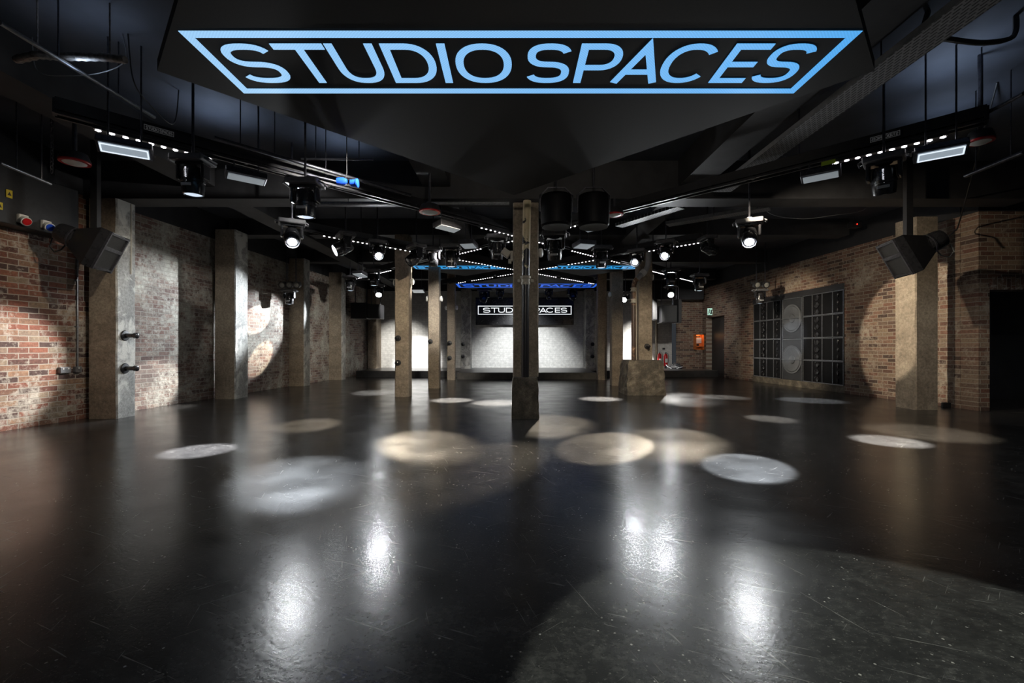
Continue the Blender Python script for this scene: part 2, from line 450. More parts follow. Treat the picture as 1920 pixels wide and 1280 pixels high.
# ------------------------------------------------------------------ mesh helpers
class MB:
    def __init__(s):
        s.bm = bmesh.new()

    def box(s, c, size, rot=None, bev=0.0):
        r = bmesh.ops.create_cube(s.bm, size=1.0)
        vs_ = r['verts']
        bmesh.ops.scale(s.bm, vec=Vector(size), verts=vs_)
        if bev:
            es = list({e for v in vs_ for e in v.link_edges})
            rb = bmesh.ops.bevel(s.bm, geom=es, offset=bev, segments=2, affect='EDGES', profile=0.5)
            vs_ = list({v for f in rb['faces'] for v in f.verts} | {v for v in vs_ if v.is_valid})
        mt = Matrix.Translation(Vector(c))
        if rot is not None:
            mt = mt @ (rot if isinstance(rot, Matrix) else Matrix.Rotation(rot, 4, 'Z'))
        bmesh.ops.transform(s.bm, matrix=mt, verts=vs_)
        return s

    def cyl(s, p0, p1, r0, r1=None, n=16, caps=True):
        p0, p1 = Vector(p0), Vector(p1)
        r1 = r0 if r1 is None else r1
        L = (p1 - p0).length
        r = bmesh.ops.create_cone(s.bm, cap_ends=caps, segments=n, radius1=max(r0, 1e-5), radius2=max(r1, 1e-5), depth=L)
        q = (p1 - p0).to_track_quat('Z', 'Y').to_matrix().to_4x4()
        bmesh.ops.transform(s.bm, matrix=Matrix.Translation((p0 + p1) / 2) @ q, verts=r['verts'])
        return s

    def lathe(s, prof, mat=None, n=24):
        """profile of (r, z) spun about z."""
        rings = []
        for r, z in prof:
            rings.append([s.bm.verts.new((r * math.cos(2 * PI * i / n), r * math.sin(2 * PI * i / n), z)) for i in range(n)])
        for a, b in zip(rings, rings[1:]):
            for i in range(n):
                s.bm.faces.new((a[i], a[(i + 1) % n], b[(i + 1) % n], b[i]))
        s.bm.faces.new(list(reversed(rings[0]))); s.bm.faces.new(rings[-1])
        if mat is not None:
            bmesh.ops.transform(s.bm, matrix=mat, verts=[v for rg in rings for v in rg])
        return s

    def tube(s, pts, r, n=8):
        pts = [Vector(p) for p in pts]
        rings = []
        up = Vector((0, 0, 1))
        prev = None
        for i, p in enumerate(pts):
            t = ((pts[min(i + 1, len(pts) - 1)] - pts[max(i - 1, 0)])).normalized()
            a = prev if prev is not None else (up if abs(t.dot(up)) < 0.95 else Vector((1, 0, 0)))
            x = (a - t * a.dot(t)).normalized(); y = t.cross(x)
            prev = x
            rr = r[i] if isinstance(r, (list, tuple)) else r
            rings.append([s.bm.verts.new(p + x * rr * math.cos(2 * PI * k / n) + y * rr * math.sin(2 * PI * k / n)) for k in range(n)])
        for a, b in zip(rings, rings[1:]):
            for k in range(n):
                s.bm.faces.new((a[k], a[(k + 1) % n], b[(k + 1) % n], b[k]))
        s.bm.faces.new(list(reversed(rings[0]))); s.bm.faces.new(rings[-1])
        return s

    def hull(s, bottom, top):
        """prism between two equal rings of points"""
        a = [s.bm.verts.new(p) for p in bottom]; b = [s.bm.verts.new(p) for p in top]
        n = len(a)
        for i in range(n):
            s.bm.faces.new((a[i], a[(i + 1) % n], b[(i + 1) % n], b[i]))
        s.bm.faces.new(list(reversed(a))); s.bm.faces.new(b)
        return s

    def build(s, name, mat, parent=None, loc=None, rot=None, smooth=False):
        bmesh.ops.recalc_face_normals(s.bm, faces=s.bm.faces[:])
        me = bpy.data.meshes.new(name)
        s.bm.to_mesh(me); s.bm.free()
        if smooth:
            me.polygons.foreach_set('use_smooth', [True] * len(me.polygons))
            try:
                me.set_sharp_from_angle(angle=math.radians(38))
            except Exception:
                pass
        for mm in (mat if isinstance(mat, (list, tuple)) else [mat]):
            me.materials.append(mm)
        o = bpy.data.objects.new(name, me); COL.objects.link(o)
        if loc is not None: o.location = loc
        if rot is not None: o.rotation_euler = rot
        if parent is not None: o.parent = parent
        return o


def tag(o, label, cat, group=None, kind=None):
    o['label'] = label; o['category'] = cat
    if group: o['group'] = group
    if kind: o['kind'] = kind
    return o


def empty(name, loc=(0, 0, 0), rz=0.0):
    o = bpy.data.objects.new(name, None); COL.objects.link(o)
    o.location = loc; o.rotation_euler = (0, 0, rz); o.empty_display_size = 0.1
    return o


def struct(o):
    o['kind'] = 'structure'
    return o


def kids(o):
    return [c for c in bpy.data.objects if c.parent == o]


def copy_tree(o, parent=None):
    c = o.copy(); COL.objects.link(c)
    if parent is not None: c.parent = parent
    for ch in kids(o): copy_tree(ch, c)
    return c


# ---------------------------------------------------------------- stroke lettering
def arc(cx, cy, rx, ry, a0, a1, n=22, p=2.5):
    out = []
    for i in range(n + 1):
        a = math.radians(a0 + (a1 - a0) * i / n)
        c, s_ = math.cos(a), math.sin(a)
        out.append((cx + rx * math.copysign(abs(c) ** (2 / p), c), cy + ry * math.copysign(abs(s_) ** (2 / p), s_)))
    return out


def glyph(ch, x0, x1, h, wd):
    """centre lines of a capital in the box x0..x1, 0..h"""
    g = wd / 2
    l, r, b, t = x0 + g, x1 - g, g, h - g
    m_ = (b + t) / 2; c = (l + r) / 2
    if ch == 'S':
        return [arc(c, (t + m_) / 2, (r - l) / 2 * 0.96, (t - m_) / 2, 18, 270) + arc(c, (m_ + b) / 2, (r - l) / 2, (m_ - b) / 2, 90, -162)[1:]]
    if ch == 'T':
        return [[(x0, t), (x1, t)], [(c, t), (c, 0)]]
    if ch == 'U':
        return [[(l, h)] + arc(c, b + (t - b) * 0.42, (r - l) / 2, (t - b) * 0.42, 180, 360) + [(r, h)]]
    if ch == 'D':
        k = l + (r - l) * 0.45
        return [[(k, t), (l, t), (l, b), (k, b)] + arc(k, m_, r - k, (t - b) / 2, -90, 90, 22, 2.2)[1:]]
    if ch == 'I':
        return [[(c, 0), (c, h)]]
    if ch == 'O':
        return [arc(c, m_, (r - l) / 2, (t - b) / 2, 0, 360, 44, 2.25)]
    if ch == 'P':
        k = l + (r - l) * 0.55; q = h * 0.42
        return [[(l, 0), (l, t), (k, t)] + arc(k, (t + q) / 2, r - k, (t - q) / 2, 90, -90, 16, 2.2)[1:] + [(l, q)]]
    if ch == 'A':
        return [[(x0 + g, 0), (c, t), (x1 - g, 0)], [(x0 + (x1 - x0) * 0.22, h * 0.30), (x1 - (x1 - x0) * 0.22, h * 0.30)]]
    if ch == 'C':
        return [arc(c, m_, (r - l) / 2, (t - b) / 2, 38, 322, 36, 2.25)]
    if ch == 'E':
        return [[(x1, t), (l, t), (l, b), (x1, b)], [(l, m_), (x1 - (x1 - x0) * 0.06, m_)]]
    if ch == 'H':
        return [[(l, 0), (l, h)], [(r, 0), (r, h)], [(l, m_), (r, m_)]]
    if ch == 'R':
        return glyph('P', x0, x1, h, wd) + [[(c, h * 0.42), (r, 0)]]
    if ch == 'Y':
        return [[(l, h), (c, m_), (r, h)], [(c, m_), (c, 0)]]
    return []


def ribbon(bm, pts, wd, fn, th):
    closed = (Vector(pts[0]) - Vector(pts[-1])).length < 1e-6
    P = [Vector(p) for p in (pts[:-1] if closed else pts)]
    n = len(P)
    L, R = [], []
    for i in range(n):
        a = P[i - 1] if (i > 0 or closed) else None
        c = P[(i + 1) % n] if (i < n - 1 or closed) else None
        d0 = (P[i] - a).normalized() if a is not None else (c - P[i]).normalized()
        d1 = (c - P[i]).normalized() if c is not None else d0
        n0 = Vector((-d0.y, d0.x)); n1 = Vector((-d1.y, d1.x))
        mm = n0 + n1
        mm = mm.normalized() if mm.length > 1e-6 else n0
        k = min(wd / 2 / max(mm.dot(n0), 0.35), wd * 1.6)
        L.append(P[i] + mm * k); R.append(P[i] - mm * k)
    lay = []
    for off in (0.0, th):
        lay.append(([bm.verts.new(fn(p.x, p.y, off)) for p in L], [bm.verts.new(fn(p.x, p.y, off)) for p in R]))
    (l0, r0), (l1, r1) = lay
    for i in range(n if closed else n - 1):
        j = (i + 1) % n
        bm.faces.new((l0[i], l0[j], r0[j], r0[i])); bm.faces.new((l1[i], r1[i], r1[j], l1[j]))
        bm.faces.new((l0[i], l1[i], l1[j], l0[j])); bm.faces.new((r0[i], r0[j], r1[j], r1[i]))
    if not closed:
        bm.faces.new((l0[0], r0[0], r1[0], l1[0])); bm.faces.new((l0[-1], l1[-1], r1[-1], r0[-1]))


# letter slots of STUDIO SPACES in units of the wording's own height scale (measured from the near panel)
SLOTS = [('S', -1.005, -.83), ('T', -.815, -.643), ('U', -.637, -.477), ('D', -.453, -.283), ('I', -.264, -.238), ('O', -.213, -.015),
         ('S', .037, .193), ('P', .2165, .367), ('A', .355, .53), ('C', .519, .70), ('E', .728, .855), ('S', .87, 1.02)]


def wordmark(sx, hgt, wd, fn, th, frame=None):
    """lettering plus its rectangle; sx metres per slot unit; fn maps (x, y up, out) to a point"""
    mb = MB()
    for ch, a, b in SLOTS:
        for ln in glyph(ch, a * sx, b * sx, hgt, wd):
            ribbon(mb.bm, [(x, y - hgt / 2) for x, y in ln], wd, fn, th)
    fr = MB()
    if frame:
        x0, x1, y0, y1, fw = frame
        ribbon(fr.bm, [(x0, y0), (x1, y0), (x1, y1), (x0, y1), (x0, y0)], fw, fn, th)
    return mb, fr


# ================================================================== SETTING
def quad_wall(pts_bottom, z0, z1, thick_dir, name, mat):
    """vertical slab from a floor line to z1, thickened along thick_dir"""
    a, b = [Vector(p) for p in pts_bottom]
    t = Vector(thick_dir)
    mb = MB()
    mb.hull([(a.x, a.y, z0), (b.x, b.y, z0), (b.x + t.x, b.y + t.y, z0), (a.x + t.x, a.y + t.y, z0)],
            [(a.x, a.y, z1), (b.x, b.y, z1), (b.x + t.x, b.y + t.y, z1), (a.x + t.x, a.y + t.y, z1)])
    return struct(mb.build(name, mat))


CEIL = 3.95
mb = MB(); mb.box((1.0, 8.6, -0.1), (21, 21.4, 0.2)); struct(mb.build('floor', M['floor']))
mb = MB(); mb.box((1.0, 8.6, CEIL + 0.1), (21, 21.4, 0.2)); struct(mb.build('ceiling', M['ceiling']))
# left wall: red brick near, old whitewashed brick further in, black paint above the brick
quad_wall([(xl(-2), -2), (xl(6.85), 6.85)], 0, 3.42, (-0.3, 0), 'wall_left', M['brick_red'])
quad_wall([(xl(6.85), 6.85), (xl(18.2), 18.2)], 0, 3.42, (-0.3, 0), 'wall_left', M['brick_old'])
quad_wall([(xl(-2), -2), (xl(18.2), 18.2)], 3.42, CEIL, (-0.3, 0), 'wall_left', M['black_paint'])
# right wall with the recess of the loudspeakers and the far doorway
RT = (0.5, 0)
SPK0, SPK1 = 10.37, 14.06          # recess of the loudspeaker wall
DR0, DR1 = 15.8, 17.15            # far doorway
quad_wall([(xr(7.8), 7.8), (xr(SPK0), SPK0)], 0, 3.42, (0.19, 0), 'wall_right', M['brick_tan'])
quad_wall([(xr(SPK0), SPK0), (xr(SPK1), SPK1)], 2.62, 3.42, RT, 'wall_right', M['brick_tan'])
quad_wall([(xr(SPK1), SPK1), (xr(DR0), DR0)], 0, 3.42, RT, 'wall_right', M['brick_tan'])
quad_wall([(xr(DR0), DR0), (xr(DR1), DR1)], 2.24, 3.42, RT, 'wall_right', M['brick_tan'])
quad_wall([(xr(DR1), DR1), (xr(17.9), 17.9)], 0, 3.42, RT, 'wall_right', M['brick_tan'])
quad_wall([(xr(7.8), 7.8), (xr(18.2), 18.2)], 3.42, CEIL, RT, 'wall_right', M['black_paint'])
quad_wall([(xr(SPK0), SPK0), (xr(SPK1), SPK1)], 2.47, 2.62, RT, 'trim_3', M['black'])
# grey rendered kerb under the loudspeakers
quad_wall([(xr(SPK0), SPK0), (xr(SPK1), SPK1)], 0, 0.17, RT, 'trim_1', M['concrete_dark'])
# cross wall with the near doorway on the right
mb = MB(); mb.box((8.095, 7.65, 1.71), (0.19, 0.3, 3.42)); struct(mb.build('wall_front_right', M['brick_tan_x']))
mb = MB(); mb.box((10.1, 7.65, 2.86), (3.82, 0.3, 1.12)); struct(mb.build('wall_front_right', M['brick_tan_x']))
mb = MB(); mb.box((10.1, 7.64, 2.19), (3.82, 0.3, 0.22)); struct(mb.build('trim_2', M['brick_soldier']))
mb = MB(); mb.box((10.0, 7.65, 3.685), (4.0, 0.3, 0.53)); struct(mb.build('wall_front_right', M['black_paint']))
# lobby behind that doorway as a black box, its darkness put into the colour
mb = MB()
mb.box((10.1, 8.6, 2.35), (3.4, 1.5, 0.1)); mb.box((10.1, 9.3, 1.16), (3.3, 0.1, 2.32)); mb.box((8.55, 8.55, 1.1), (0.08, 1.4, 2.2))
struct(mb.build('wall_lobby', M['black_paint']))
mb = MB(); mb.box((11.5, 2.7, 1.975), (0.2, 9.6, 3.95)); struct(mb.build('wall_right_near', M['black_paint']))
# back wall
mb = MB(); mb.box((0.2, 18.35, 1.71), (12.9, 0.3, 3.42)); struct(mb.build('wall_back', M['brick_white']))
mb = MB(); mb.box((0.2, 18.35, 3.685), (12.9, 0.3, 0.53)); struct(mb.build('wall_back', M['black_paint']))
mb = MB(); mb.box((7.13, 17.6, 1.71), (0.95, 0.3, 3.42)); struct(mb.build('wall_back', M['brick_tan_x']))
mb = MB(); mb.box((7.13, 17.6, 3.685), (0.95, 0.3, 0.53)); struct(mb.build('wall_back', M['black_paint']))
# added black door leaf, the dark of the far doorway put into its colour
dr = empty('door_1', (xr(16.5) + 0.22, 16.47, 0)); struct(dr)
mb = MB(); mb.box((0, 0, 1.11), (0.05, 1.34, 2.22)); mb.build('dark_door_fill', M['black'], dr)
mb = MB(); mb.cyl((-0.03, -0.5, 1.0), (-0.09, -0.5, 1.0), 0.012); mb.cyl((-0.09, -0.52, 1.0), (-0.09, -0.38, 1.0), 0.011); mb.build('door_handle', M['grey_steel'], dr)

# down-stand beams
mb = MB()
mb.box((0.7, 6.9, 3.66), (14.6, 0.4, 0.58))
struct(mb.build('beam_1', M['beam']))
k = 2
for (y0, y1) in ((-1.8, 6.68), (7.12, 18.1)):
    for x in (-4.75, -1.15, 2.75):
        mb = MB(); mb.box((x, (y0 + y1) / 2, 3.75), (0.42, y1 - y0, 0.4)); struct(mb.build('beam_%d' % k, M['beam'])); k += 1
for y in (9.9, 13.0, 16.2):
    for (x0, x1) in ((-6.3, -4.98), (-4.52, -1.38), (-0.92, 2.52), (2.98, 7.5)):
        mb = MB(); mb.box(((x0 + x1) / 2, y, 3.77), (x1 - x0, 0.35, 0.36)); struct(mb.build('beam_%d' % k, M['beam'])); k += 1

# ================================================================== STAGE
st = empty('stage', (0.5, 16.5, 0))
tag(st, 'low black stage in front of the white brick back wall', 'stage')
SZ = 0.23
mb = MB()
mb.hull([(-2.35, -1.7, 0.0), (2.35, -1.7, 0.0), (2.35, 1.65, 0.0), (-2.35, 1.65, 0.0)], [(-2.35, -1.7, SZ), (2.35, -1.7, SZ), (2.35, 1.65, SZ), (-2.35, 1.65, SZ)])
mb.build('centre_platform', M['stage'], st)
mb = MB(); mb.box((0, -1.715, SZ / 2 - 0.01), (4.7, 0.03, SZ - 0.02)); mb.build('centre_fascia', M['stage_front'], st)
mb = MB(); mb.box((-4.24, 0.48, SZ / 2), (3.78, 2.38, SZ)); mb.build('wing_platform', M['stage'], st)
mb = MB(); mb.box((4.24, 0.54, SZ / 2), (3.78, 2.28, SZ)); mb.box((6.6, -0.02, SZ / 2), (0.94, 0.9, SZ)); mb.build('wing_platform', M['stage'], st)

# ================================================================== PILLARS
def pillar(name, px0, px1, py, d, depth, label, mat='concrete', top=3.5, z0=0.0, cat='pillar', side_mat=None, group='concrete pillars'):
    x0, x1 = (px0 - CX) * d / F, (px1 - CX) * d / F
    mb = MB()
    cx_, hw = (x0 + x1) / 2, (x1 - x0) / 2
    # chamfered, slightly worn square shaft
    ring = []
    c = 0.018
    for (sx, sy) in ((-1, 0), (1, 0), (1, 1), (-1, 1)):
        X = cx_ + sx * hw; Y = d + sy * depth
        if (sx, sy) == (-1, 0): ring += [(X, Y + c), (X + c, Y)]
        if (sx, sy) == (1, 0): ring += [(X - c, Y), (X, Y + c)]
        if (sx, sy) == (1, 1): ring += [(X, Y - c), (X - c, Y)]
        if (sx, sy) == (-1, 1): ring += [(X + c, Y), (X, Y - c)]
    zs = [z0 + (top - z0) * i / 14 for i in range(15)]
    rows = []
    for z in zs:
        rows.append([mb.bm.verts.new((x + random.uniform(-.004, .004), y + random.uniform(-.004, .004), z)) for x, y in ring])
    for a, b in zip(rows, rows[1:]):
        for i in range(8):
            mb.bm.faces.new((a[i], a[(i + 1) % 8], b[(i + 1) % 8], b[i]))
    mb.bm.faces.new(list(reversed(rows[0]))); mb.bm.faces.new(rows[-1])
    mats = [M[mat]] + ([M[side_mat]] if side_mat else [])
    o = mb.build(name, mats)
    if side_mat:
        for p in o.data.polygons:
            if p.normal.x > 0.5: p.material_index = 1  # right faces paler: paint patches, plus their whiter light put into the colour
    # origin at the foot
    off = Vector((cx_, d + depth / 2, z0))
    o.data.transform(Matrix.Translation(-off)); o.location = off
    return tag(o, label, cat, group)


# free standing
p_c = pillar('concrete_pillar', 962, 1010, 0, 6.88, 0.36, 'concrete pillar behind the cream and black pipe in the middle of the floor', top=3.37, z0=0.63)
pillar('concrete_pillar', 740, 766, 0, 9.6, 0.34, 'tall concrete pillar left of the middle, nearest of the left row, two black knobs low on it', top=3.57)
pillar('concrete_pillar', 802.5, 823, 0, 11.56, 0.30, 'second concrete pillar of the left row, under the cyan ceiling sign', top=3.22)
pillar('concrete_pillar', 838, 853, 0, 14.55, 0.22, 'third concrete pillar of the left row, at the stage corner', top=3.59)
pillar('concrete_pillar', 1147.5, 1168.5, 0, 12.4, 0.30, 'concrete pillar left of the big concrete plinth', top=3.55)
pillar('concrete_pillar', 1198, 1223.5, 0, 10.35, 0.33, 'concrete pillar standing on the big tapered plinth', top=3.55, z0=0.79)
pillar('concrete_pillar', 1121, 1138, 0, 14.5, 0.24, 'concrete pillar at the right corner of the stage', top=3.59)
# engaged in the left wall
pillar('wall_pillar', 165, 219, 0, 6.68, 0.34, 'brown wall pillar with a grey patched side and two black knobs', 'concrete', 3.37, side_mat='concrete_grey', group='left wall pillars')
pillar('wall_pillar', 402, 441, 0, 9.2, 0.45, 'wall pillar between the two long whitewashed bays of the left wall', 'concrete', 3.57, side_mat='concrete_grey', group='left wall pillars')
pillar('wall_pillar', 538, 570.5, 0, 12.2, 0.35, 'mottled wall pillar behind the hanging cluster of par lamps on the left', 'concrete', 3.57, side_mat='concrete_grey', group='left wall pillars')
pillar('wall_pillar', 614, 641, 0, 14.5, 0.35, 'last wall pillar on the left, beside the stage edge', 'concrete', 3.57, side_mat='concrete_grey', group='left wall pillars')
# right wall
pillar('wall_pillar', 1717, 1760, 0, 7.62, 0.42, 'concrete pillar under the right horn loudspeaker, before the brick wall', 'concrete', 3.37, group='right wall pillar')
# pilasters on the stage
pillar('stage_pilaster', 864, 882, 0, 17.55, 0.64, 'pale pilaster on the back wall, left of the white lettered screen', 'concrete_grey', 3.42, SZ, group='stage pilasters')
pillar('stage_pilaster', 1098, 1115, 0, 17.55, 0.64, 'pale pilaster on the back wall, right of the white lettered screen', 'concrete_grey', 3.42, SZ, group='stage pilasters')
pillar('stage_pilaster', 689, 706, 0, 17.55, 0.64, 'dark pilaster in the left corner of the stage', 'concrete', 3.42, SZ, group='stage pilasters')


def battered(name, x0, x1, y0, y1, z1, tap, mat, label, cat='plinth', rough=0.012):
    mb = MB()
    n = 9
    rows = []
    for k_ in range(n + 1):
        f = k_ / n
        t = tap * f + (0.02 if k_ == n else 0)
        a, b, c, d = x0 + t, x1 - t, y0 + t, y1 - t
        ring = []
        for i in range(6): ring.append((a + (b - a) * i / 6, c))
        for i in range(6): ring.append((b, c + (d - c) * i / 6))
        for i in range(6): ring.append((b - (b - a) * i / 6, d))
        for i in range(6): ring.append((a, d - (d - c) * i / 6))
        rows.append([mb.bm.verts.new((x + random.uniform(-rough, rough), y + random.uniform(-rough, rough), z1 * f)) for x, y in ring])
    for a, b in zip(rows, rows[1:]):
        for i in range(24):
            mb.bm.faces.new((a[i], a[(i + 1) % 24], b[(i + 1) % 24], b[i]))
    mb.bm.faces.new(list(reversed(rows[0]))); mb.bm.faces.new(rows[-1])
    o = mb.build(name, mat)
    off = Vector(((x0 + x1) / 2, (y0 + y1) / 2, 0))
    o.data.transform(Matrix.Translation(-off)); o.location = off
    return tag(o, label, cat)


battered('pillar_plinth', -0.004, 0.414, 6.68, 7.26, 0.63, 0.012, M['concrete_dark'], 'narrow dark concrete plinth under the middle pillar', rough=0.005)
battered('pillar_plinth', 2.60, 3.49, 9.9, 10.74, 0.79, 0.055, M['concrete_dark'], 'broad tapered concrete plinth with a chipped face, right of the middle', rough=0.014)

# pipes
def pipe_centre():
    r = empty('drain_pipe', (0.205, 6.78, 0.63))
    tag(r, 'cast iron pipe with peeling cream paint over black, fixed to the middle pillar', 'pipe')
    mb = MB()
    mb.tube([(0, 0, 0), (0.003, 0, 0.8), (0.008, 0, 1.6), (0.02, 0, 2.4), (0.03, 0, 2.73)], [0.058, 0.058, 0.060, 0.062, 0.062], 20)
    o = mb.build('shaft', M['peel'], r, smooth=True)
    mb = MB()
    mb.lathe([(0.066, -0.07), (0.072, -0.06), (0.072, -0.035), (0.062, -0.03), (0.066, 0.02), (0.082, 0.03), (0.082, 0.06), (0.066, 0.07)], Matrix.Translation((0.006, 0, 1.50)))
    mb.box((-0.095, 0.05, 1.50), (0.05, 0.03, 0.05), bev=0.01); mb.box((0.107, 0.05, 1.50), (0.05, 0.03, 0.05), bev=0.01)
    o = mb.build('collar', M['cream'], r, smooth=True); o['label'] = 'cream collar with two lugs'
    return r


pipe_centre()


def pipe_right():
    d = 10.2
    def q(px, py): return PD(px, py, d)
    base = q(1188, 676); base.z = 0.79
    r = empty('drain_pipe', base)
    tag(r, 'rusty pipe with an elbow, rising from the broad tapered plinth', 'pipe')
    def L(px, py): return q(px, py) - base
    mb = MB()
    mb.tube([(0, 0, 0), L(1188, 560), L(1188, 540), L(1189, 533), L(1191, 527), L(1195, 522)], [0.053, 0.053, 0.053, 0.056, 0.058, 0.06], 18)
    mb.build('shaft', M['rust'], r, smooth=True)
    mb = MB()
    mb.tube([L(1194, 523), L(1203, 514), L(1211, 506), L(1215, 497), L(1216, 488), L(1216, 470), L(1216, 453)], [0.062, 0.06, 0.06, 0.06, 0.065, 0.065, 0.065], 18)
    o = mb.build('upper_bend', M['grey_plastic'], r, smooth=True); o['label'] = 'pale upper bend'
    for (py, nm) in ((564, 1), (543, 1)):
        mb = MB(); mb.lathe([(0.06, -0.045), (0.074, -0.04), (0.074, -0.02), (0.06, -0.015), (0.06, 0.02), (0.074, 0.025), (0.074, 0.045), (0.06, 0.05)], Matrix.Translation(L(1188, py)))
        mb.build('collar', M['cream'], r, smooth=True)
    mb = MB()
    a, b = L(1203, 514), L(1209, 508)
    mb.cyl(a, b, 0.078, n=20)
    mb.build('coupling', M['white_plastic'], r, smooth=True)
    mb = MB(); mb.tube([L(1194, 676), L(1194, 523)], 0.016, 8)
    for v in mb.bm.verts: v.co.z = max(v.co.z, 0.0); v.co.y += 0.05
    mb.build('thin_pipe', M['cream'], r)
    return r


pipe_right()


# knobs on pillars
def knob(loc, face, label, s=1.0):
    """black barrier peg; face is the outward direction"""
    r = empty('barrier_peg', loc); tag(r, label, 'wall peg', 'black pegs on the pillars')
    q = Vector(face).to_track_quat('Z', 'Y').to_matrix().to_4x4()
    mb = MB(); mb.lathe([(0.062 * s, 0), (0.066 * s, 0.006), (0.058 * s, 0.02), (0.03 * s, 0.024)], q); mb.build('back_plate', M['black'], r, smooth=True)
    mb = MB(); mb.lathe([(0.028 * s, 0.02), (0.026 * s, 0.12 * s), (0.036 * s, 0.125 * s), (0.036 * s, 0.155 * s), (0.02 * s, 0.165 * s)], q); mb.build('stub', M['black_gloss'], r, smooth=True)
    return r


for (py, nm) in ((629, 'upper'), (690.5, 'lower')):
    p = PD(232, py, 6.80)
    knob((-6.047 + 0.007, 6.82, p.z), (1, 0, 0), '%s of the two black pegs on the grey side of the brown wall pillar' % nm, 1.25)
for (px, py, d, txt) in ((746.5, 634, 9.6, 'upper black peg on the nearest pillar of the left row'), (746.5, 680, 9.6, 'lower black peg on the nearest pillar of the left row'),
                         (807, 640, 11.56, 'black peg on the second pillar of the left row'),
                         (843, 643, 14.55, 'upper black peg on the pillar at the left stage corner'), (843, 671, 14.55, 'lower black peg on the pillar at the left stage corner'),
                         (868, 645, 17.55, 'upper black peg on the left stage pilaster'), (868, 668, 17.55, 'lower black peg on the left stage pilaster'),
                         (1111, 645, 17.55, 'upper black peg on the right stage pilaster'), (1111, 668, 17.55, 'lower black peg on the right stage pilaster'),
                         (1213, 649, 10.35, 'black peg on the pillar that stands on the tapered plinth')):
    p = PD(px, py, d); knob((p.x, d - 0.003, p.z), (0, -1, 0), txt, 1.0 if d < 14 else 1.2)


# what a hanger meets on its way up
BEAMS = [(-6.6, 8.0, 6.7, 7.1, 3.37)] + [(x - .21, x + .21, -1.8, 18.1, 3.55) for x in (-4.75, -1.15, 2.75)] + [(-6.3, 7.5, y - .175, y + .175, 3.59) for y in (9.9, 13.0, 16.2)]
PANELS = [(0.03, 1.585 * 2.13, 1.30 * 2.13), (-1.40, 11.78, 1.42), (2.15, 11.78, 1.42), (0.52, 15.4, 2.72)]
GL = {'A': (8.12, 1), 'B': (8.55, -1), 'C': (11.65, 1), 'D': (12.40, -1)}
SPAN = {'A': (-4.15, 5.6), 'B': (4.45, -4.4), 'C': (-3.75, 2.6), 'D': (3.75, -2.3)}


def gx(line, px):
    c, s_ = GL[line]; t = (px - CX) / F
    return c * t / (1 - s_ * t)


BARS = [
    ('A', 184, 392, 'led bar of ten big white lamps beside the near left moving head', True, 10),
    ('B', 1568, 1768, 'led bar of ten big white lamps beside the near right moving head', True, 10),
    ('C', 608, 688, 'led bar behind the tilted moving head at upper left', False, 10),
    ('C', 722, 778, 'led bar whose dots end at the top of the nearest left pillar', False, 7),
    ('A', 903, 960, 'upper led bar running down behind the middle pillar from its left', False, None),
    ('B', 1012, 1078, 'upper led bar rising to the right of the middle pillar', False, None),
    ('B', 946, 961, 'short led bar close to the left edge of the middle pillar', False, None),
    ('A', 1011, 1024, 'short led bar close to the right edge of the middle pillar', False, None),
    ('B', 862, 901, 'led bar under the pale flood left of the middle pillar', False, None),
    ('A', 1073, 1112, 'led bar under the pale flood right of the middle pillar', False, None),
    ('C', 862, 920, 'long led bar above the left cyan sign', False, None),
    ('C', 927, 962, 'led bar meeting the middle pillar above the blue sign, from the left', False, None),
    ('D', 1010, 1042, 'led bar leaving the middle pillar to the right, above the blue sign', False, None),
    ('D', 1066, 1112, 'led bar above the right cyan sign', False, None),
    ('D', 885, 923, 'lower left led bar between the cyan and the blue signs', False, None),
    ('D', 934, 962, 'lower led bar touching the middle pillar on its left', False, None),
    ('C', 1009, 1042, 'lower led bar touching the middle pillar on its right', False, None),
    ('C', 1053, 1093, 'lower right led bar between the cyan and the blue signs', False, None),
    ('D', 860, 872, 'short led bar at the left end of the deep blue sign', False, None),
    ('C', 1104, 1113, 'short led bar at the right end of the deep blue sign', False, None),
    ('D', 1192, 1235, 'led bar above the elbow of the rusty pipe', False, None),
    ('D', 1270, 1309, 'led bar to the upper right of the pipe elbow', False, 6),
    ('A', 1223, 1257, 'led bar right of the pillar on the tapered plinth', False, None),
    ('A', 1276, 1303, 'far right led bar before the dark back corner', False, None),
    ('B', 668, 689, 'far left led bar over the stage wing', False, None),
    ('B', 710, 732, 'led bar left of the nearest pillar in the left row', False, None),
    ('A', 1147, 1161, 'short led bar above the pillar left of the tapered plinth', False, None),
]
BARX = [(b[0], *sorted((gx(b[0], b[1]), gx(b[0], b[2])))) for b in BARS]


def overhead(x, y, z, rad=0.02):
    best = CEIL
    for (x0, x1, y0, y1, zb) in BEAMS:
        if x0 - rad < x < x1 + rad and y0 - rad < y < y1 + rad and zb > z: best = min(best, zb)
    for (cx_, cy_, h) in PANELS:
        if abs(x - cx_) + abs(y - cy_) < h + rad and z < 3.23: best = min(best, 3.23)
    for k_, (c, s_) in GL.items():
        xa, xb = sorted(SPAN[k_])
        if xa - .05 < x < xb + .05 and abs(y - c - s_ * x) / 1.414 < 0.085 + rad and z < 3.2:
            hit = any(n_ == k_ and u - .07 < x < v + .07 for n_, u, v in BARX) and abs(y - c - s_ * x) / 1.414 < 0.05 + rad
            best = min(best, 3.166 if hit else 3.2)
    return best


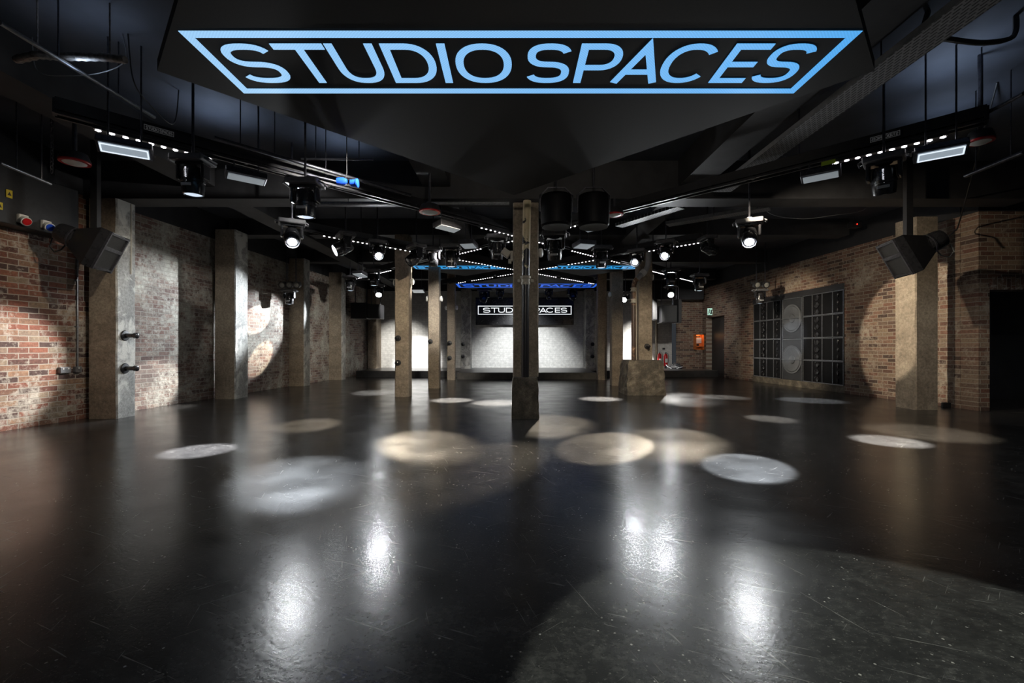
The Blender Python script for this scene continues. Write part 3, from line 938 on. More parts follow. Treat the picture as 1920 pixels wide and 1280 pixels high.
def rod(root, p, rad):
    """one hanger rod from a point of the thing up to whatever is above it"""
    p = Vector(p)
    wp = Matrix.Translation(root.location) @ root.rotation_euler.to_matrix().to_4x4() @ p
    t = overhead(wp.x, wp.y, wp.z, rad)
    if t - wp.z < 0.01: return
    mb = MB(); mb.cyl(p, (p.x, p.y, p.z + t - wp.z), rad, n=8); return mb.build('hanger', M['dark_steel'], root)


# ================================================================== LED CEILING PANELS AND SCREEN
def led_panel(cx_, cy_, half, z, label, mat, sx, hgt, wd, frame, yoff, rods, group='diamond ceiling screens'):
    r = empty('ceiling_screen', (cx_, cy_, z)); tag(r, label, 'led screen', group)
    mb = MB(); t = 0.09
    mb.hull([(-half, 0, 0), (0, -half, 0), (half, 0, 0), (0, half, 0)], [(-half, 0, t), (0, -half, t), (half, 0, t), (0, half, t)])
    mb.build('tile_slab', M['black_panel'], r)
    for (x, y) in rods: rod(r, (x, y, t), 0.012)
    a, fr = wordmark(sx, hgt, wd, lambda x, y, o: (x, yoff - y, -0.001 - o), 0.004, frame)
    a.build('lettering', mat, r); fr.build('lettering_frame', mat, r)
    return r


Z1 = 3.23; ZU = Z1 - H
led_panel(0.03, 1.585 * ZU, 1.30 * ZU, Z1, 'huge diamond ceiling screen overhead with pale blue lettering', M['sign_near'],
          ZU, 0.213 * ZU, 0.028 * ZU, (-1.055 * ZU, 1.08 * ZU, -0.160 * ZU, 0.150 * ZU, 0.03 * ZU), (1.548 - 1.585) * ZU, ((-1.6, 0.2), (1.6, 0.2), (0, 1.5), (0, -1.6)))
led_panel(-1.40, 11.78, 1.42, Z1, 'small diamond ceiling screen with cyan lettering, left of the middle pillar', M['sign_mid'],
          1.13, 0.26, 0.045, (-1.20, 1.20, -0.21, 0.21, 0.045), -0.05, ((-0.5, -0.3), (0.5, -0.3), (0, 0.6)))
led_panel(2.15, 11.78, 1.42, Z1, 'small diamond ceiling screen with cyan lettering, right of the middle pillar', M['sign_mid'],
          1.10, 0.26, 0.045, (-1.17, 1.17, -0.21, 0.21, 0.045), -0.05, ((-0.5, -0.3), (0.3, -0.3), (0, 0.6)))
led_panel(0.52, 15.4, 2.72, Z1, 'diamond ceiling screen with deep blue lettering, above the stage front', M['sign_far'],
          2.22, 0.58, 0.085, (-2.38, 2.38, -0.45, 0.45, 0.085), -0.15, ((-1.2, 0.2), (1.2, 0.2), (0, 1.2)))

sc = empty('stage_screen', (0.52, 17.9, 2.0)); tag(sc, 'black back wall screen with white lettering over the stage', 'led screen')
mb = MB(); mb.box((0, 0.05, 0.56), (4.02, 0.1, 1.12), bev=0.01); mb.build('screen_body', M['black_gloss'], sc)
for sx in (-1.6, 1.6):
    mb = MB(); mb.box((sx, 0.2, 0.9), (0.06, 0.2, 0.06)); mb.build('wall_bracket', M['dark_steel'], sc)
a, fr = wordmark(1.70, 0.205, 0.034, lambda x, y, o: (x, -0.001 - o, 0.60 + y), 0.004, (-1.90, 1.90, -0.165, 0.165, 0.03))
a.build('lettering', M['screen_white'], sc); fr.build('lettering_frame', M['screen_white'], sc)

# ================================================================== LIGHTING GRID
ZG = 3.20   # underside of the girders
grid = empty('lighting_grid', (0.3, 10.2, ZG))
tag(grid, 'black diagonal lighting girders hung from the ceiling, carrying the led bars', 'lighting grid')
def gpt(line, X):
    c, s_ = GL[line]
    return Vector((X, c + s_ * X, 0))


for nm, (xa, xb) in SPAN.items():
    p, q = gpt(nm, xa), gpt(nm, xb)
    mid = (p + q) / 2; L = (q - p).length; ang = math.atan2((q - p).y, (q - p).x)
    mb = MB()
    R = Matrix.Rotation(ang, 4, 'Z')
    for zz in (0.012, 0.138):
        for s_ in (-0.055, 0.055):
            mb.box(Vector((mid.x - 0.3, mid.y - 10.2, zz)) + R @ Vector((0, s_, 0)), (L, 0.025, 0.025), R)
    mb.box((mid.x - 0.3, mid.y - 10.2, 0.145), (L, 0.13, 0.008), R)
    for s_ in (-0.066, 0.066):
        mb.box(Vector((mid.x - 0.3, mid.y - 10.2, 0.09)) + R @ Vector((0, s_, 0)), (L, 0.004, 0.10), R)
    nseg = int(L / 0.5)
    for k_ in range(nseg + 1):
        pp = p.lerp(q, k_ / nseg)
        mb.box((pp.x - 0.3, pp.y - 10.2, 0.075), (0.03, 0.11, 0.13), R)
    mb.build('girder', M['black'], grid)
    for f in (0.12, 0.5, 0.88):
        pp = p.lerp(q, f)
        if 6.5 < pp.y < 7.3: continue
        top = overhead(pp.x, pp.y, 3.36)
        mb = MB(); mb.cyl((pp.x - 0.3, pp.y - 10.2, 0.14), (pp.x - 0.3, pp.y - 10.2, top - ZG), 0.01, n=8); mb.build('hanger', M['dark_steel'], grid)


def led_bar(line, xa, xb, label, near=False, tally=None):
    p, q = gpt(line, xa), gpt(line, xb)
    mid = (p + q) / 2; L = (q - p).length; ang = math.atan2((q - p).y, (q - p).x)
    r = empty('led_bar', (mid.x, mid.y, ZG), ang); tag(r, label, 'led bar', 'white led bars under the girders')
    mb = MB(); mb.box((0, 0, -0.018), (L + 0.08, 0.075, 0.036), bev=0.006); mb.build('housing', M['black'], r)
    n = tally or max(2, round(L / 0.1) + 1)
    if near:
        for i in range(n):
            mb = MB(); x = -L / 2 + L * i / (n - 1); s_ = 0.021
            mb.hull([(x - s_, 0, -0.042), (x, -s_, -0.042), (x + s_, 0, -0.042), (x, s_, -0.042)], [(x - s_, 0, -0.034), (x, -s_, -0.034), (x + s_, 0, -0.034), (x, s_, -0.034)])
            mb.build('led_lens', M['led'], r)
    else:
        mb = MB()
        for i in range(n):
            x = -L / 2 + L * i / (n - 1); s_ = 0.018
            mb.hull([(x - s_, 0, -0.044), (x, -s_, -0.044), (x + s_, 0, -0.044), (x, s_, -0.044)], [(x - s_, 0, -0.034), (x, -s_, -0.034), (x + s_, 0, -0.034), (x, s_, -0.034)])
        mb.build('led_row', M['led_far'], r)
    return r


for (ln, a_, b_, lb, nr, tl) in BARS:
    led_bar(ln, gx(ln, a_), gx(ln, b_), lb, nr, tl)

# faint name plates on the girders
for (ln, px0, px1, lb) in (('A', 266, 326, 'faint outlined name plate on the near left girder'), ('B', 1690, 1632, 'faint outlined name plate on the near right girder')):
    xa, xb = gx(ln, px0), gx(ln, px1)
    p, q = gpt(ln, xa), gpt(ln, xb)
    s_ = GL[ln][1]
    nrm = Vector((1, -1, 0)).normalized() if s_ > 0 else Vector((-1, -1, 0)).normalized()
    mid = (p + q) / 2 + nrm * 0.076; u = (q - p).normalized()
    o_ = Vector((mid.x, mid.y, ZG + 0.09))
    a, fr = wordmark(0.105, 0.03, 0.004, lambda x, y, o: tuple(u * x + nrm * (o + 0.003) + Vector((0, 0, y))), 0.002, (-0.117, 0.117, -0.024, 0.024, 0.003))
    pl = empty('name_plate', o_); tag(pl, lb, 'sign')
    mb = MB(); mb.hull([tuple(u * sx_ * 0.125 + nrm * k_ + Vector((0, 0, -0.03))) for sx_, k_ in ((-1, -0.003), (1, -0.003), (1, 0.003), (-1, 0.003))],
                       [tuple(u * sx_ * 0.125 + nrm * k_ + Vector((0, 0, 0.03))) for sx_, k_ in ((-1, -0.003), (1, -0.003), (1, 0.003), (-1, 0.003))])
    mb.build('plate', M['black'], pl)
    a.build('lettering', M['logo_text'], pl); fr.build('lettering_frame', M['logo_text'], pl)


# ================================================================== MOVING HEADS
def moving_head(lens, aim, label, lens_mat='lens_off', top=None, s=1.0, beam=None, text=False, group='moving head lamps', hot_r=None):
    lens = Vector(lens); D = (Vector(aim) - lens).normalized()
    piv = lens - D * 0.185 * s
    yaw = math.atan2(-D.x, D.y); tilt = math.atan2(math.hypot(D.x, D.y), -D.z)
    if tilt < 0.2:
        yaw = 0.0
    up = 0.21 * s
    r = empty('moving_head', piv + Vector((0, 0, up)), yaw); tag(r, label, 'stage lamp', group)
    mb = MB()
    mb.box((0, 0, -0.034 * s), (0.34 * s, 0.25 * s, 0.066 * s), bev=0.016 * s)
    for sx in (-1, 1):
        mb.tube([(sx * 0.165 * s, 0.07 * s, -0.03 * s), (sx * 0.205 * s, 0.06 * s, -0.045 * s), (sx * 0.205 * s, -0.06 * s, -0.045 * s), (sx * 0.165 * s, -0.07 * s, -0.03 * s)], 0.01 * s, 6)
    mb.build('base', M['base_grey'], r)
    tp = overhead(piv.x, piv.y, piv.z + up) if top is None else top
    rd = tp - (piv.z + up)
    if rd > 0.005:
        mb = MB(); mb.box((0, 0, min(0.015, rd / 2)), (0.06, 0.05, min(0.03, rd))); mb.cyl((0, 0, 0), (0, 0, rd), 0.013, n=8); mb.build('hanger', M['dark_steel'], r)
    mb = MB()
    mb.box((0, 0, -0.08 * s), (0.29 * s, 0.13 * s, 0.03 * s), bev=0.01 * s)
    for sx in (-1, 1):
        mb.box((sx * 0.125 * s, 0, -0.16 * s), (0.036 * s, 0.115 * s, 0.17 * s), bev=0.014 * s)
    mb.build('yoke', M['black_gloss'], r)
    hd = MB()
    hd.lathe([(0.05 * s, 0.10 * s), (0.080 * s, 0.095 * s), (0.092 * s, 0.06 * s), (0.095 * s, 0.0), (0.104 * s, -0.05 * s), (0.102 * s, -0.12 * s), (0.094 * s, -0.178 * s), (0.086 * s, -0.185 * s), (0.082 * s, -0.17 * s)], n=24)
    hd.lathe([(0.103 * s, -0.03 * s), (0.108 * s, -0.035 * s), (0.109 * s, -0.06 * s), (0.104 * s, -0.065 * s)], n=24)
    h = hd.build('head', M['black_gloss'], r, loc=(0, 0, -up), rot=(tilt, 0, 0), smooth=True)
    mb = MB(); lr = 0.081 * s if hot_r is None else hot_r
    mb.lathe([(lr, -0.168 * s), (lr, -0.174 * s), (lr * 0.7, -0.182 * s), (lr * 0.3, -0.186 * s)], n=20)
    mb.build('lens', M[lens_mat], h, smooth=True)
    mb = MB(); mb.box((0, -0.103 * s, -0.10 * s), (0.10 * s, 0.012 * s, 0.028 * s), bev=0.004 * s); mb.build('grip', M['grey_plastic'], h)
    if text:
        tb = MB(); x = 0
        word = 'SHARPY'
        for i, ch in enumerate(word):
            for ln in glyph(ch, 0, 0.022, 0.016, 0.004):
                # runs down the front of the head
                ribbon(tb.bm, [(xx, yy) for xx, yy in ln], 0.004, lambda a_, b_, o, i=i: (b_ - 0.008, -0.104 * s - o, 0.075 - i * 0.024 - a_), 0.002)
        t_ = tb.build('lettering', M['arm_text'], h)
    if beam:
        power, deg, colr, bl = beam
        l = bpy.data.lights.new('beam', 'SPOT'); l.energy = power; l.spot_size = math.radians(deg); l.spot_blend = bl
        l.color = colr; l.shadow_soft_size = 0.03
        o = bpy.data.objects.new('beam', l); COL.objects.link(o); o.parent = h; o.location = (0, 0, -0.22 * s)
    return r


def floor_at(px, py):
    p = U(px, py); return (p.x, p.y, 0.0)


G1 = ZG + 0.15
moving_head(PD(362, 366, 4.55), (-3.36, 4.62, 0), 'near left moving head pointing straight down, lens glowing, under the big led bar', 'lens_dim', s=1.0, text=True,
            beam=(4536, 17, (0.92, 0.94, 1), 0.6))
moving_head(PD(1658, 365, 4.55), (4.4, 5.1, 0), 'near right moving head pointing down, lens glowing, under the big led bar', 'lens_dim', s=1.0, text=True,
            beam=(5400, 17, WHT, 0.6))
moving_head(PD(573, 408, 5.1), (-2.4, 5.2, 0), 'moving head with pale base plates left of the white star lamp', 'lens_dim', s=1.1)
moving_head(PD(548, 455, 6.0), floor_at(565, 888), 'brightest lamp on the left, in front of the whitewashed wall', 'lens_hot', beam=(2261, 20, COOL, 0.7), hot_r=0.055)
moving_head(PD(1405, 455, 6.0), floor_at(1400, 872), 'brightest lamp on the right, high before the brick wall', 'lens_hot', beam=(3083, 14, COOL, 0.3), hot_r=0.055)
moving_head(PD(710, 480, 8.2), floor_at(800, 828), 'bright lamp just left of the nearest left pillar', 'lens_hot', beam=(5508, 16, WARM, 0.7), hot_r=0.055)
moving_head(PD(1246, 480, 8.2), floor_at(1140, 832), 'bright lamp just right of the pipe elbow', 'lens_hot', beam=(5508, 13, WARM, 0.3), hot_r=0.055)
moving_head(PD(627, 470, 7.8), (-6.6, 5.5, 0.75), 'tilted moving head at upper left with a bright lens turned to the left wall', 'lens_warm', beam=(2300, 24, WHT, 0.6), s=1.15)
moving_head(PD(1343, 471, 8.2), (7.95, 8.5, 1.35), 'moving head at upper right with a bright lens turned to the right wall', 'lens_warm', beam=(700, 37, WARM, 0.14))
moving_head(PD(1190, 492, 8.8), floor_at(880, 873), 'bright lamp hanging left of the pipe elbow', 'lens_hot', beam=(4773, 13, WARM, 0.7), hot_r=0.05)
moving_head(PD(766, 492, 8.6), (-4.2, 7.0, 0.6), 'dark moving head hung against the nearest left pillar, tilted to the left', 'lens_off', s=1.15)
moving_head(PD(812, 499, 9.2), (-1.66, 9.0, 0), 'dark moving head between the nearest two pillars of the left row', 'lens_off', s=1.0)
moving_head(PD(846, 500, 8.9), (-1.25, 8.8, 0), 'dark moving head hanging over the left cyan sign', 'lens_dim', s=1.15, beam=(5875, 21, WHT, 0.7))
moving_head(PD(932, 486, 8.0), (-0.3, 8.6, 0), 'moving head with a pale lens just left of the middle pillar', 'lens_dim', s=1.1, beam=(6364, 23, WHT, 0.7))
moving_head(PD(1040, 488, 7.7), (0.85, 8.3, 0), 'dark moving head just right of the middle pillar', 'lens_off', s=1.25)
moving_head(PD(1128, 502, 9.1), (1.9, 9.0, 0), 'moving head with a pale lens hanging over the right cyan sign', 'lens_dim', s=1.15, beam=(5875, 21, WHT, 0.7))
moving_head(PD(710, 553, 13.0), floor_at(700, 735), 'small bright lamp over the left stage wing', 'lens_warm', beam=(1197, 18, WHT, 0.7))
moving_head(PD(1258, 553, 13.4), floor_at(1290, 745), 'small bright lamp over the right stage wing', 'lens_warm', beam=(1197, 18, WHT, 0.7))
moving_head(PD(1170, 562, 13.6), floor_at(1000, 758), 'small bright lamp right of the stage corner pillar', 'lens_warm', beam=(1197, 16, WARM, 0.7), s=0.9)
moving_head(PD(657, 545, 12.6), (-4.66, 12.7, 0), 'moving head before the last wall pillar on the left', 'lens_dim', s=1.1)
moving_head(PD(701, 535, 10.8), (-3.4, 10.9, 0), 'moving head left of the nearest left pillar, pale lens rim', 'lens_dim', s=1.0)
moving_head(PD(1258, 535, 11.2), (4.1, 11.3, 0), 'moving head right of the tapered plinth pillar, pale lens rim', 'lens_dim', s=1.1)
moving_head(PD(1312, 545, 11.2), (4.9, 11.3, 0), 'rightmost far moving head above the dark back corner', 'lens_dim', s=1.1)
moving_head(PD(938, 560, 16.4), (-0.4, 17.5, 0), 'small head lamp before the stage screen, left of the middle pillar', 'lens_dim', s=1.0)
moving_head(PD(1029, 560, 16.4), (1.4, 17.5, 0), 'small head lamp before the stage screen, right of the middle pillar', 'lens_dim', s=1.0)
moving_head(PD(905, 565, 16.0), (-1.8, 14.5, 0.5), 'dark head lamp at the left end of the stage screen', 'lens_off', s=1.3)
moving_head(PD(1076, 560, 16.0), (2.8, 14.5, 0.5), 'dark head lamp at the right end of the stage screen', 'lens_off', s=1.3)


# lamp clusters hanging along the side walls
def cluster(px, d, side, label1, label2, n):
    x = (px - CX) * d / F
    ztop = H + (CY - 500) * d / F
    r = empty('par_cluster', (x, d, ztop)); tag(r, label1, 'stage lamp')
    L = H + (CY - 530) * d / F - ztop
    for sx in (-0.1, 0.14): rod(r, (sx, 0, L), 0.014)
    mb = MB(); mb.box((0.0, 0, L), (0.52, 0.05, 0.05)); mb.build('cross_bar', M['black'], r)
    for i in range(n):
        px_ = (-0.19 + 0.19 * i) if n == 3 else (-0.11 + 0.24 * i)
        mb = MB()
        mb.lathe([(0.06, 0.1), (0.085, 0.08), (0.09, -0.02), (0.092, -0.05), (0.08, -0.05)], Matrix.Translation((px_, -0.04, L - 0.06)) @ Matrix.Rotation(math.radians(-75), 4, 'X'))
        p_ = mb.build('par_can', M['black'], r, smooth=True)
        mb = MB()
        mb.lathe([(0.078, -0.044), (0.06, -0.052), (0.02, -0.056)], Matrix.Translation((px_, -0.04, L - 0.06)) @ Matrix.Rotation(math.radians(-75), 4, 'X'))
        mb.build('par_glass', M['par_glass'], p_, smooth=True)
    z = L + ztop
    moving_head((x - 0.02, d - 0.04, z - 0.175 - 0.395), (x - 0.02, d - 0.3, -3), label2, 'lens_dim', top=z - 0.17, s=1.0)


cluster(545, 11.6, 'l', 'three round par lamps on a bar hung before the left wall', 'moving head under the three par lamps by the left wall', 3)
cluster(1425, 12.0, 'r', 'two round par lamps on a bar hung above the wall of loudspeakers', 'moving head under the two par lamps above the wall of loudspeakers', 2)


# ================================================================== FLOODS
def flood(c, L, yaw, pitch, label, mat='flood', wd=0.16, tube=False):
    """shallow black trough with a pale glass; c is the glass centre"""
    r = empty('flood_lamp', c, yaw); tag(r, label, 'flood lamp', 'pale flood lamps of the rig')
    R = Matrix.Rotation(pitch, 4, 'X')
    mb = MB(); mb.box(R @ Vector((0, 0, 0.045)), (L + 0.05, wd + 0.05, 0.08), R, bev=0.01); mb.build('housing', M['dark_steel'], r)
    mb = MB(); mb.box(R @ Vector((0, 0, 0.0)), (L, wd, 0.012), R); g = mb.build('glass', M[mat], r)
    if tube:
        mb = MB()
        for s_ in (-1, 1): mb.box(R @ Vector((0, s_ * wd * 0.42, -0.007)), (L * 0.96, 0.010, 0.006), R)
        for s_ in (-1, 1): mb.box(R @ Vector((s_ * L * 0.475, 0, -0.007)), (0.010, wd * 0.8, 0.006), R)
        mb.build('reflector_edge', M['flood_tube'], g)
    for sx in (-1, 1): rod(r, (sx * (L / 2 - 0.06), 0, 0.06), 0.008)
    return r


def flood_px(pa, pb, z, pitch, label, **kw):
    a, b = U(*pa, z), U(*pb, z)
    c = (a + b) / 2
    flood(c, (b - a).length, math.atan2((b - a).y, (b - a).x), pitch, label, **kw)


flood_px((186, 274), (280, 291), 2.93, -0.55, 'pale flood lamp under the near left led bar', tube=True, wd=0.10)
flood_px((427, 329), (495, 343), 3.02, -0.2, 'pale flood lamp right of the near left moving head', wd=0.12, mat='flood_dim')
flood_px((1720, 297), (1810, 280), 2.95, -0.55, 'bright edged flood lamp under the near right led bar', tube=True, wd=0.10)
flood_px((1506, 339), (1572, 326), 3.02, -0.2, 'pale flood lamp left of the near right moving head, lime label above it', wd=0.12, mat='flood_dim')
flood_px((822, 424), (857, 433), 2.98, -0.15, 'pale flood lamp in the dark left of the middle pillar', mat='flood_dim')
flood_px((1097, 432), (1128, 425), 3.05, -0.15, 'cream tinted flood lamp in the dark right of the middle pillar', mat='flood_dim')
flood_px((867, 462), (890, 461), 2.98, -0.05, 'pale flood lamp above the left cyan sign', mat='flood_dim', wd=0.3)
flood_px((1082, 461), (1108, 463), 3.0, -0.05, 'pale flood lamp above the right cyan sign', mat='flood_dim', wd=0.3)
flood_px((668, 517), (684, 516), 3.02, -0.2, 'pale flood lamp over the left stage wing', mat='flood_dim', wd=0.3)
flood_px((774, 546), (794, 546), 2.9, -0.2, 'pale flood lamp between the first two pillars of the left row', mat='flood_dim', wd=0.3)

# lime label on the flood at upper right
p = U(1553, 308, 3.14)
mb = MB(); mb.box((0, 0, 0), (0.13, 0.006, 0.045)); o = mb.build('sticker', M['lime'], None, loc=(p.x, p.y, 3.16)); o.rotation_euler = (0, 0, math.radians(-45))
tag(o, 'lime green label at the left end of the near right led bar', 'label')


# ================================================================== ROUND LAMPS WITH A RED RIM
def disc_lamp(px, py, z, label, s=1.0):
    c = U(px, py, z)
    r = empty('round_lamp', c); tag(r, label, 'ceiling lamp', 'round ceiling lamps with a red rim')
    mb = MB(); mb.lathe([(0.02, 0.12), (0.12 * s, 0.10), (0.15 * s, 0.03), (0.15 * s, 0.012), (0.05, 0.012)]); mb.build('housing', M['black'], r, smooth=True); rod(r, (0, 0, 0.11), 0.02)
    mb = MB(); mb.lathe([(0.11 * s, 0.014), (0.15 * s, 0.014), (0.152 * s, 0.004), (0.148 * s, -0.004), (0.112 * s, -0.004)]); mb.build('rim', M['red'], r, smooth=True)
    mb = MB(); mb.lathe([(0.112 * s, 0.01), (0.112 * s, -0.006), (0.08 * s, -0.018), (0.02, -0.024)]); mb.build('diffuser', M['white_plastic'], r, smooth=True)


disc_lamp(140, 305, 3.1, 'red rimmed round lamp at upper left, beside the hanging chain', 0.9)
disc_lamp(806, 398, 3.0, 'red rimmed round lamp in the dark above the left pillar row')
disc_lamp(1152, 403, 3.12, 'red rimmed round lamp in the dark above the right pillar row', 0.9)
disc_lamp(1838, 266, 3.1, 'red rimmed round lamp at upper right, beside the bright edged flood', 0.7)

# big dark drums either side of the beam behind the middle pillar
for (px, lb) in ((1043, 'big black drum hanging before the beam, next to the middle pillar'), (1113, 'big black drum hanging before the beam, right of the other one')):
    p = PD(px, 395, 6.3)
    r = empty('hanging_drum', (p.x, p.y, 2.83)); tag(r, lb, 'loudspeaker', 'black hanging drums')
    mb = MB(); mb.lathe([(0.19, 0), (0.22, 0.02), (0.225, 0.10), (0.225, 0.36), (0.21, 0.44), (0.06, 0.48)], n=28); mb.build('shell', M['jet'], r, smooth=True)
    mb = MB(); mb.lathe([(0.195, -0.002), (0.205, -0.012), (0.15, -0.008), (0.03, 0.0)], n=28); mb.build('grille', M['rubber'], r, smooth=True)
    mb = MB(); mb.tube([(-0.23, 0, 0.22), (-0.235, 0, 0.45), (-0.12, 0, 0.56), (0.12, 0, 0.56), (0.235, 0, 0.45), (0.23, 0, 0.22)], 0.012, 6); mb.build('bracket', M['dark_steel'], r); rod(r, (0, 0, 0.555), 0.014)


# ================================================================== HORN LOUDSPEAKERS
def horn(loc, yaw, pitch, label, k=1.0, top=3.37):
    """two mouth horn cabinet with a round motor; local -Y is the way it faces"""
    r = empty('horn_loudspeaker', loc, 0); r.scale = (k, k, k); top = loc[2] + (top - loc[2]) / k; tag(r, label, 'loudspeaker', 'hanging horn loudspeakers')
    R = Matrix.Rotation(yaw, 4, 'Z') @ Matrix.Rotation(pitch, 4, 'X')
    def rect(w_, h_, y): return [R @ Vector(p) for p in ((-w_, y, -h_), (w_, y, -h_), (w_, y, h_), (-w_, y, h_))]
    mb = MB(); mb.hull(rect(0.30, 0.36, -0.24), rect(0.30, 0.36, -0.10)); mb.hull(rect(0.30, 0.36, -0.10), rect(0.15, 0.17, 0.28)); mb.build('cabinet', M['black_gloss'], r)
    mb = MB()
    for (cz, hh) in ((0.20, 0.13), (-0.14, 0.18)):
        for (c_, s_) in (((0, cz + hh), (0.56, 0.035)), ((0, cz - hh), (0.56, 0.035))):
            mb.box(R @ Vector((c_[0], -0.255, c_[1])), (s_[0], 0.04, s_[1]), R)
    for sx in (-0.28, 0.28): mb.box(R @ Vector((sx, -0.255, 0)), (0.035, 0.04, 0.72), R)
    mb.build('mouth_frame', M['dark_steel'], r)
    for (cz, hh) in ((0.20, 0.11), (-0.14, 0.16)):
        mb = MB()
        a = [R @ Vector(p) for p in ((-0.26, -0.246, cz - hh), (0.26, -0.246, cz - hh), (0.26, -0.246, cz + hh), (-0.26, -0.246, cz + hh))]
        b = [R @ Vector(p) for p in ((-0.09, -0.242, cz - hh * .4), (0.09, -0.242, cz - hh * .4), (0.09, -0.242, cz + hh * .4), (-0.09, -0.242, cz + hh * .4))]
        mb.hull(a, b); mb.build('horn_mouth', M['rubber'], r)
    mb = MB(); mb.lathe([(0.13, 0), (0.17, 0.02), (0.18, 0.14), (0.175, 0.22), (0.16, 0.28), (0.08, 0.30)], R @ Matrix.Translation((0, 0.27, 0)) @ Matrix.Rotation(-PI / 2, 4, 'X')); mb.build('motor', M['black_gloss'], r, smooth=True)
    mb = MB(); mb.lathe([(0.182, 0.05), (0.19, 0.055), (0.19, 0.075), (0.182, 0.08)], R @ Matrix.Translation((0, 0.27, 0)) @ Matrix.Rotation(-PI / 2, 4, 'X')); mb.build('motor_ring', M['dark_steel'], r, smooth=True)
    mb = MB(); mb.tube([R @ Vector((0, 0.52, -0.1)), R @ Vector((0.02, 0.60, -0.16)), R @ Vector((0.03, 0.58, -0.30)), R @ Vector((0.02, 0.48, -0.36)), R @ Vector((0, 0.40, -0.28)), R @ Vector((0, 0.38, -0.16))], 0.012, 8); mb.build('cable', M['rubber'], r, smooth=True)
    mb = MB(); hz = R @ Vector((0, 0.1, 0.25))
    mb.box((hz.x, hz.y, (hz.z + top - loc[2]) / 2), (0.12, 0.08, abs(top - loc[2] - hz.z))); mb.build('hanging_bracket', M['black'], r)
    return r


p = PD(178, 462, 6.05)
horn((p.x, p.y, p.z), math.radians(108), math.radians(24), 'black two mouth horn loudspeaker hung over the brown wall pillar on the left', k=0.77, top=CEIL)
p = PD(1705, 474, 6.5)
horn((p.x, p.y, p.z), math.radians(-106), math.radians(26), 'black two mouth horn loudspeaker hung before the brick wall on the right', k=0.80, top=CEIL)

# ================================================================== WALL OF LOUDSPEAKERS (right)
ang_r = math.atan2(0.04, 1)
def rw(d, off, z): return Vector((xr(d) + off, d, z))


def spk_root(name, d0, d1, z, label, group):
    """root at the near foot of the unit; local +Y runs along the wall, -X looks into the room"""
    c = rw((d0 + d1) / 2, 0.0, z)
    r = empty(name, c, ang_r); tag(r, label, 'loudspeaker', group); return r


def horn_stack(d0, d1, z0, z1, label, dim=False):
    W, Hh = (d1 - d0) - 0.012, (z1 - z0) - 0.012
    r = spk_root('array_loudspeaker', d0, d1, z0, label, 'array loudspeakers in the brick recess')
    mb = MB(); mb.box((0.22, 0, Hh / 2 + 0.006), (0.40, W, Hh)); mb.build('cabinet', M['jet'], r)
    mb = MB(); e = 0.013
    mb.box((0.012, 0, 0.006 + e / 2), (0.024, W, e)); mb.box((0.012, 0, Hh - e / 2 + 0.006), (0.024, W, e))
    cell = W / 4
    for k_ in range(5):
        mb.box((0.012, -W / 2 + (e / 2 if k_ == 0 else -e / 2 if k_ == 4 else 0) + cell * k_, Hh / 2), (0.024, e * 0.8, Hh - 2 * e))
    mb.build('edge_trim', M['grey_steel'], r)
    # facing the wall from the room the far cell is plain, then a round horn column, plain, and a slit column
    for k_ in range(3):
        zc = Hh * (k_ + 0.5) / 3
        mb = MB(); mb.lathe([(0.075, 0.0), (0.075, 0.03), (0.066, 0.032), (0.06, 0.01), (0.02, 0.004)], Matrix.Translation((0.022, cell * 0.5, zc)) @ Matrix.Rotation(-PI / 2, 4, 'Y'), 20)
        mb.build('round_horn', M['black_gloss'], r, smooth=True)
        mb = MB()
        mb.lathe([(0.06, 0.0), (0.06, 0.02), (0.03, 0.03), (0.01, 0.03)], Matrix.Translation((0.02, -cell * 1.5, zc)) @ Matrix.Rotation(-PI / 2, 4, 'Y') @ Matrix.Scale(0.35, 4, (0, 1, 0)), 16)
        mb.build('slit_horn', M['black_gloss'], r, smooth=True)
    return r


rows_z = [0.17, 0.75, 1.33, 1.91, 2.47]
names4 = ['bottom', 'second from bottom', 'third from bottom', 'top']
for i in range(4):
    horn_stack(10.40, 11.79, rows_z[i], rows_z[i + 1] - (0.0), '%s array cabinet of the stack nearer the concrete pillar' % names4[i])
    horn_stack(12.68, 14.03, rows_z[i], rows_z[i + 1], '%s array cabinet of the stack farther from the concrete pillar' % names4[i])
for (z0, z1, nm) in ((0.17, 1.33, 'lower'), (1.33, 2.47, 'upper')):
    r = spk_root('bass_loudspeaker', 11.81, 12.64, z0, '%s bass cabinet with one huge round cone, between the array stacks' % nm, 'bass loudspeakers in the brick recess')
    Hh = z1 - z0 - 0.012
    mb = MB(); mb.box((0.22, 0, Hh / 2 + 0.006), (0.40, 0.81, Hh)); mb.build('cabinet', M['bass_grey'], r)
    mb = MB(); mb.lathe([(0.39, 0.0), (0.40, 0.02), (0.39, 0.026), (0.35, 0.018), (0.33, 0.03), (0.27, 0.016), (0.12, 0.004), (0.11, 0.02), (0.03, 0.03)], Matrix.Translation((0.022, 0.0, Hh / 2)) @ Matrix.Rotation(-PI / 2, 4, 'Y'), 36)
    mb.build('cone', M['bass_cone'], r, smooth=True)
    mb = MB(); mb.box((-0.012, 0, Hh / 2), (0.02, 0.81, 0.014)); mb.box((0.012, 0.395, Hh / 2), (0.024, 0.015, Hh)); mb.box((0.012, -0.395, Hh / 2), (0.024, 0.015, Hh)); mb.box((0.012, 0, Hh - 0.006), (0.024, 0.81, 0.015))
    mb.build('edge_trim', M['grey_steel'], r)

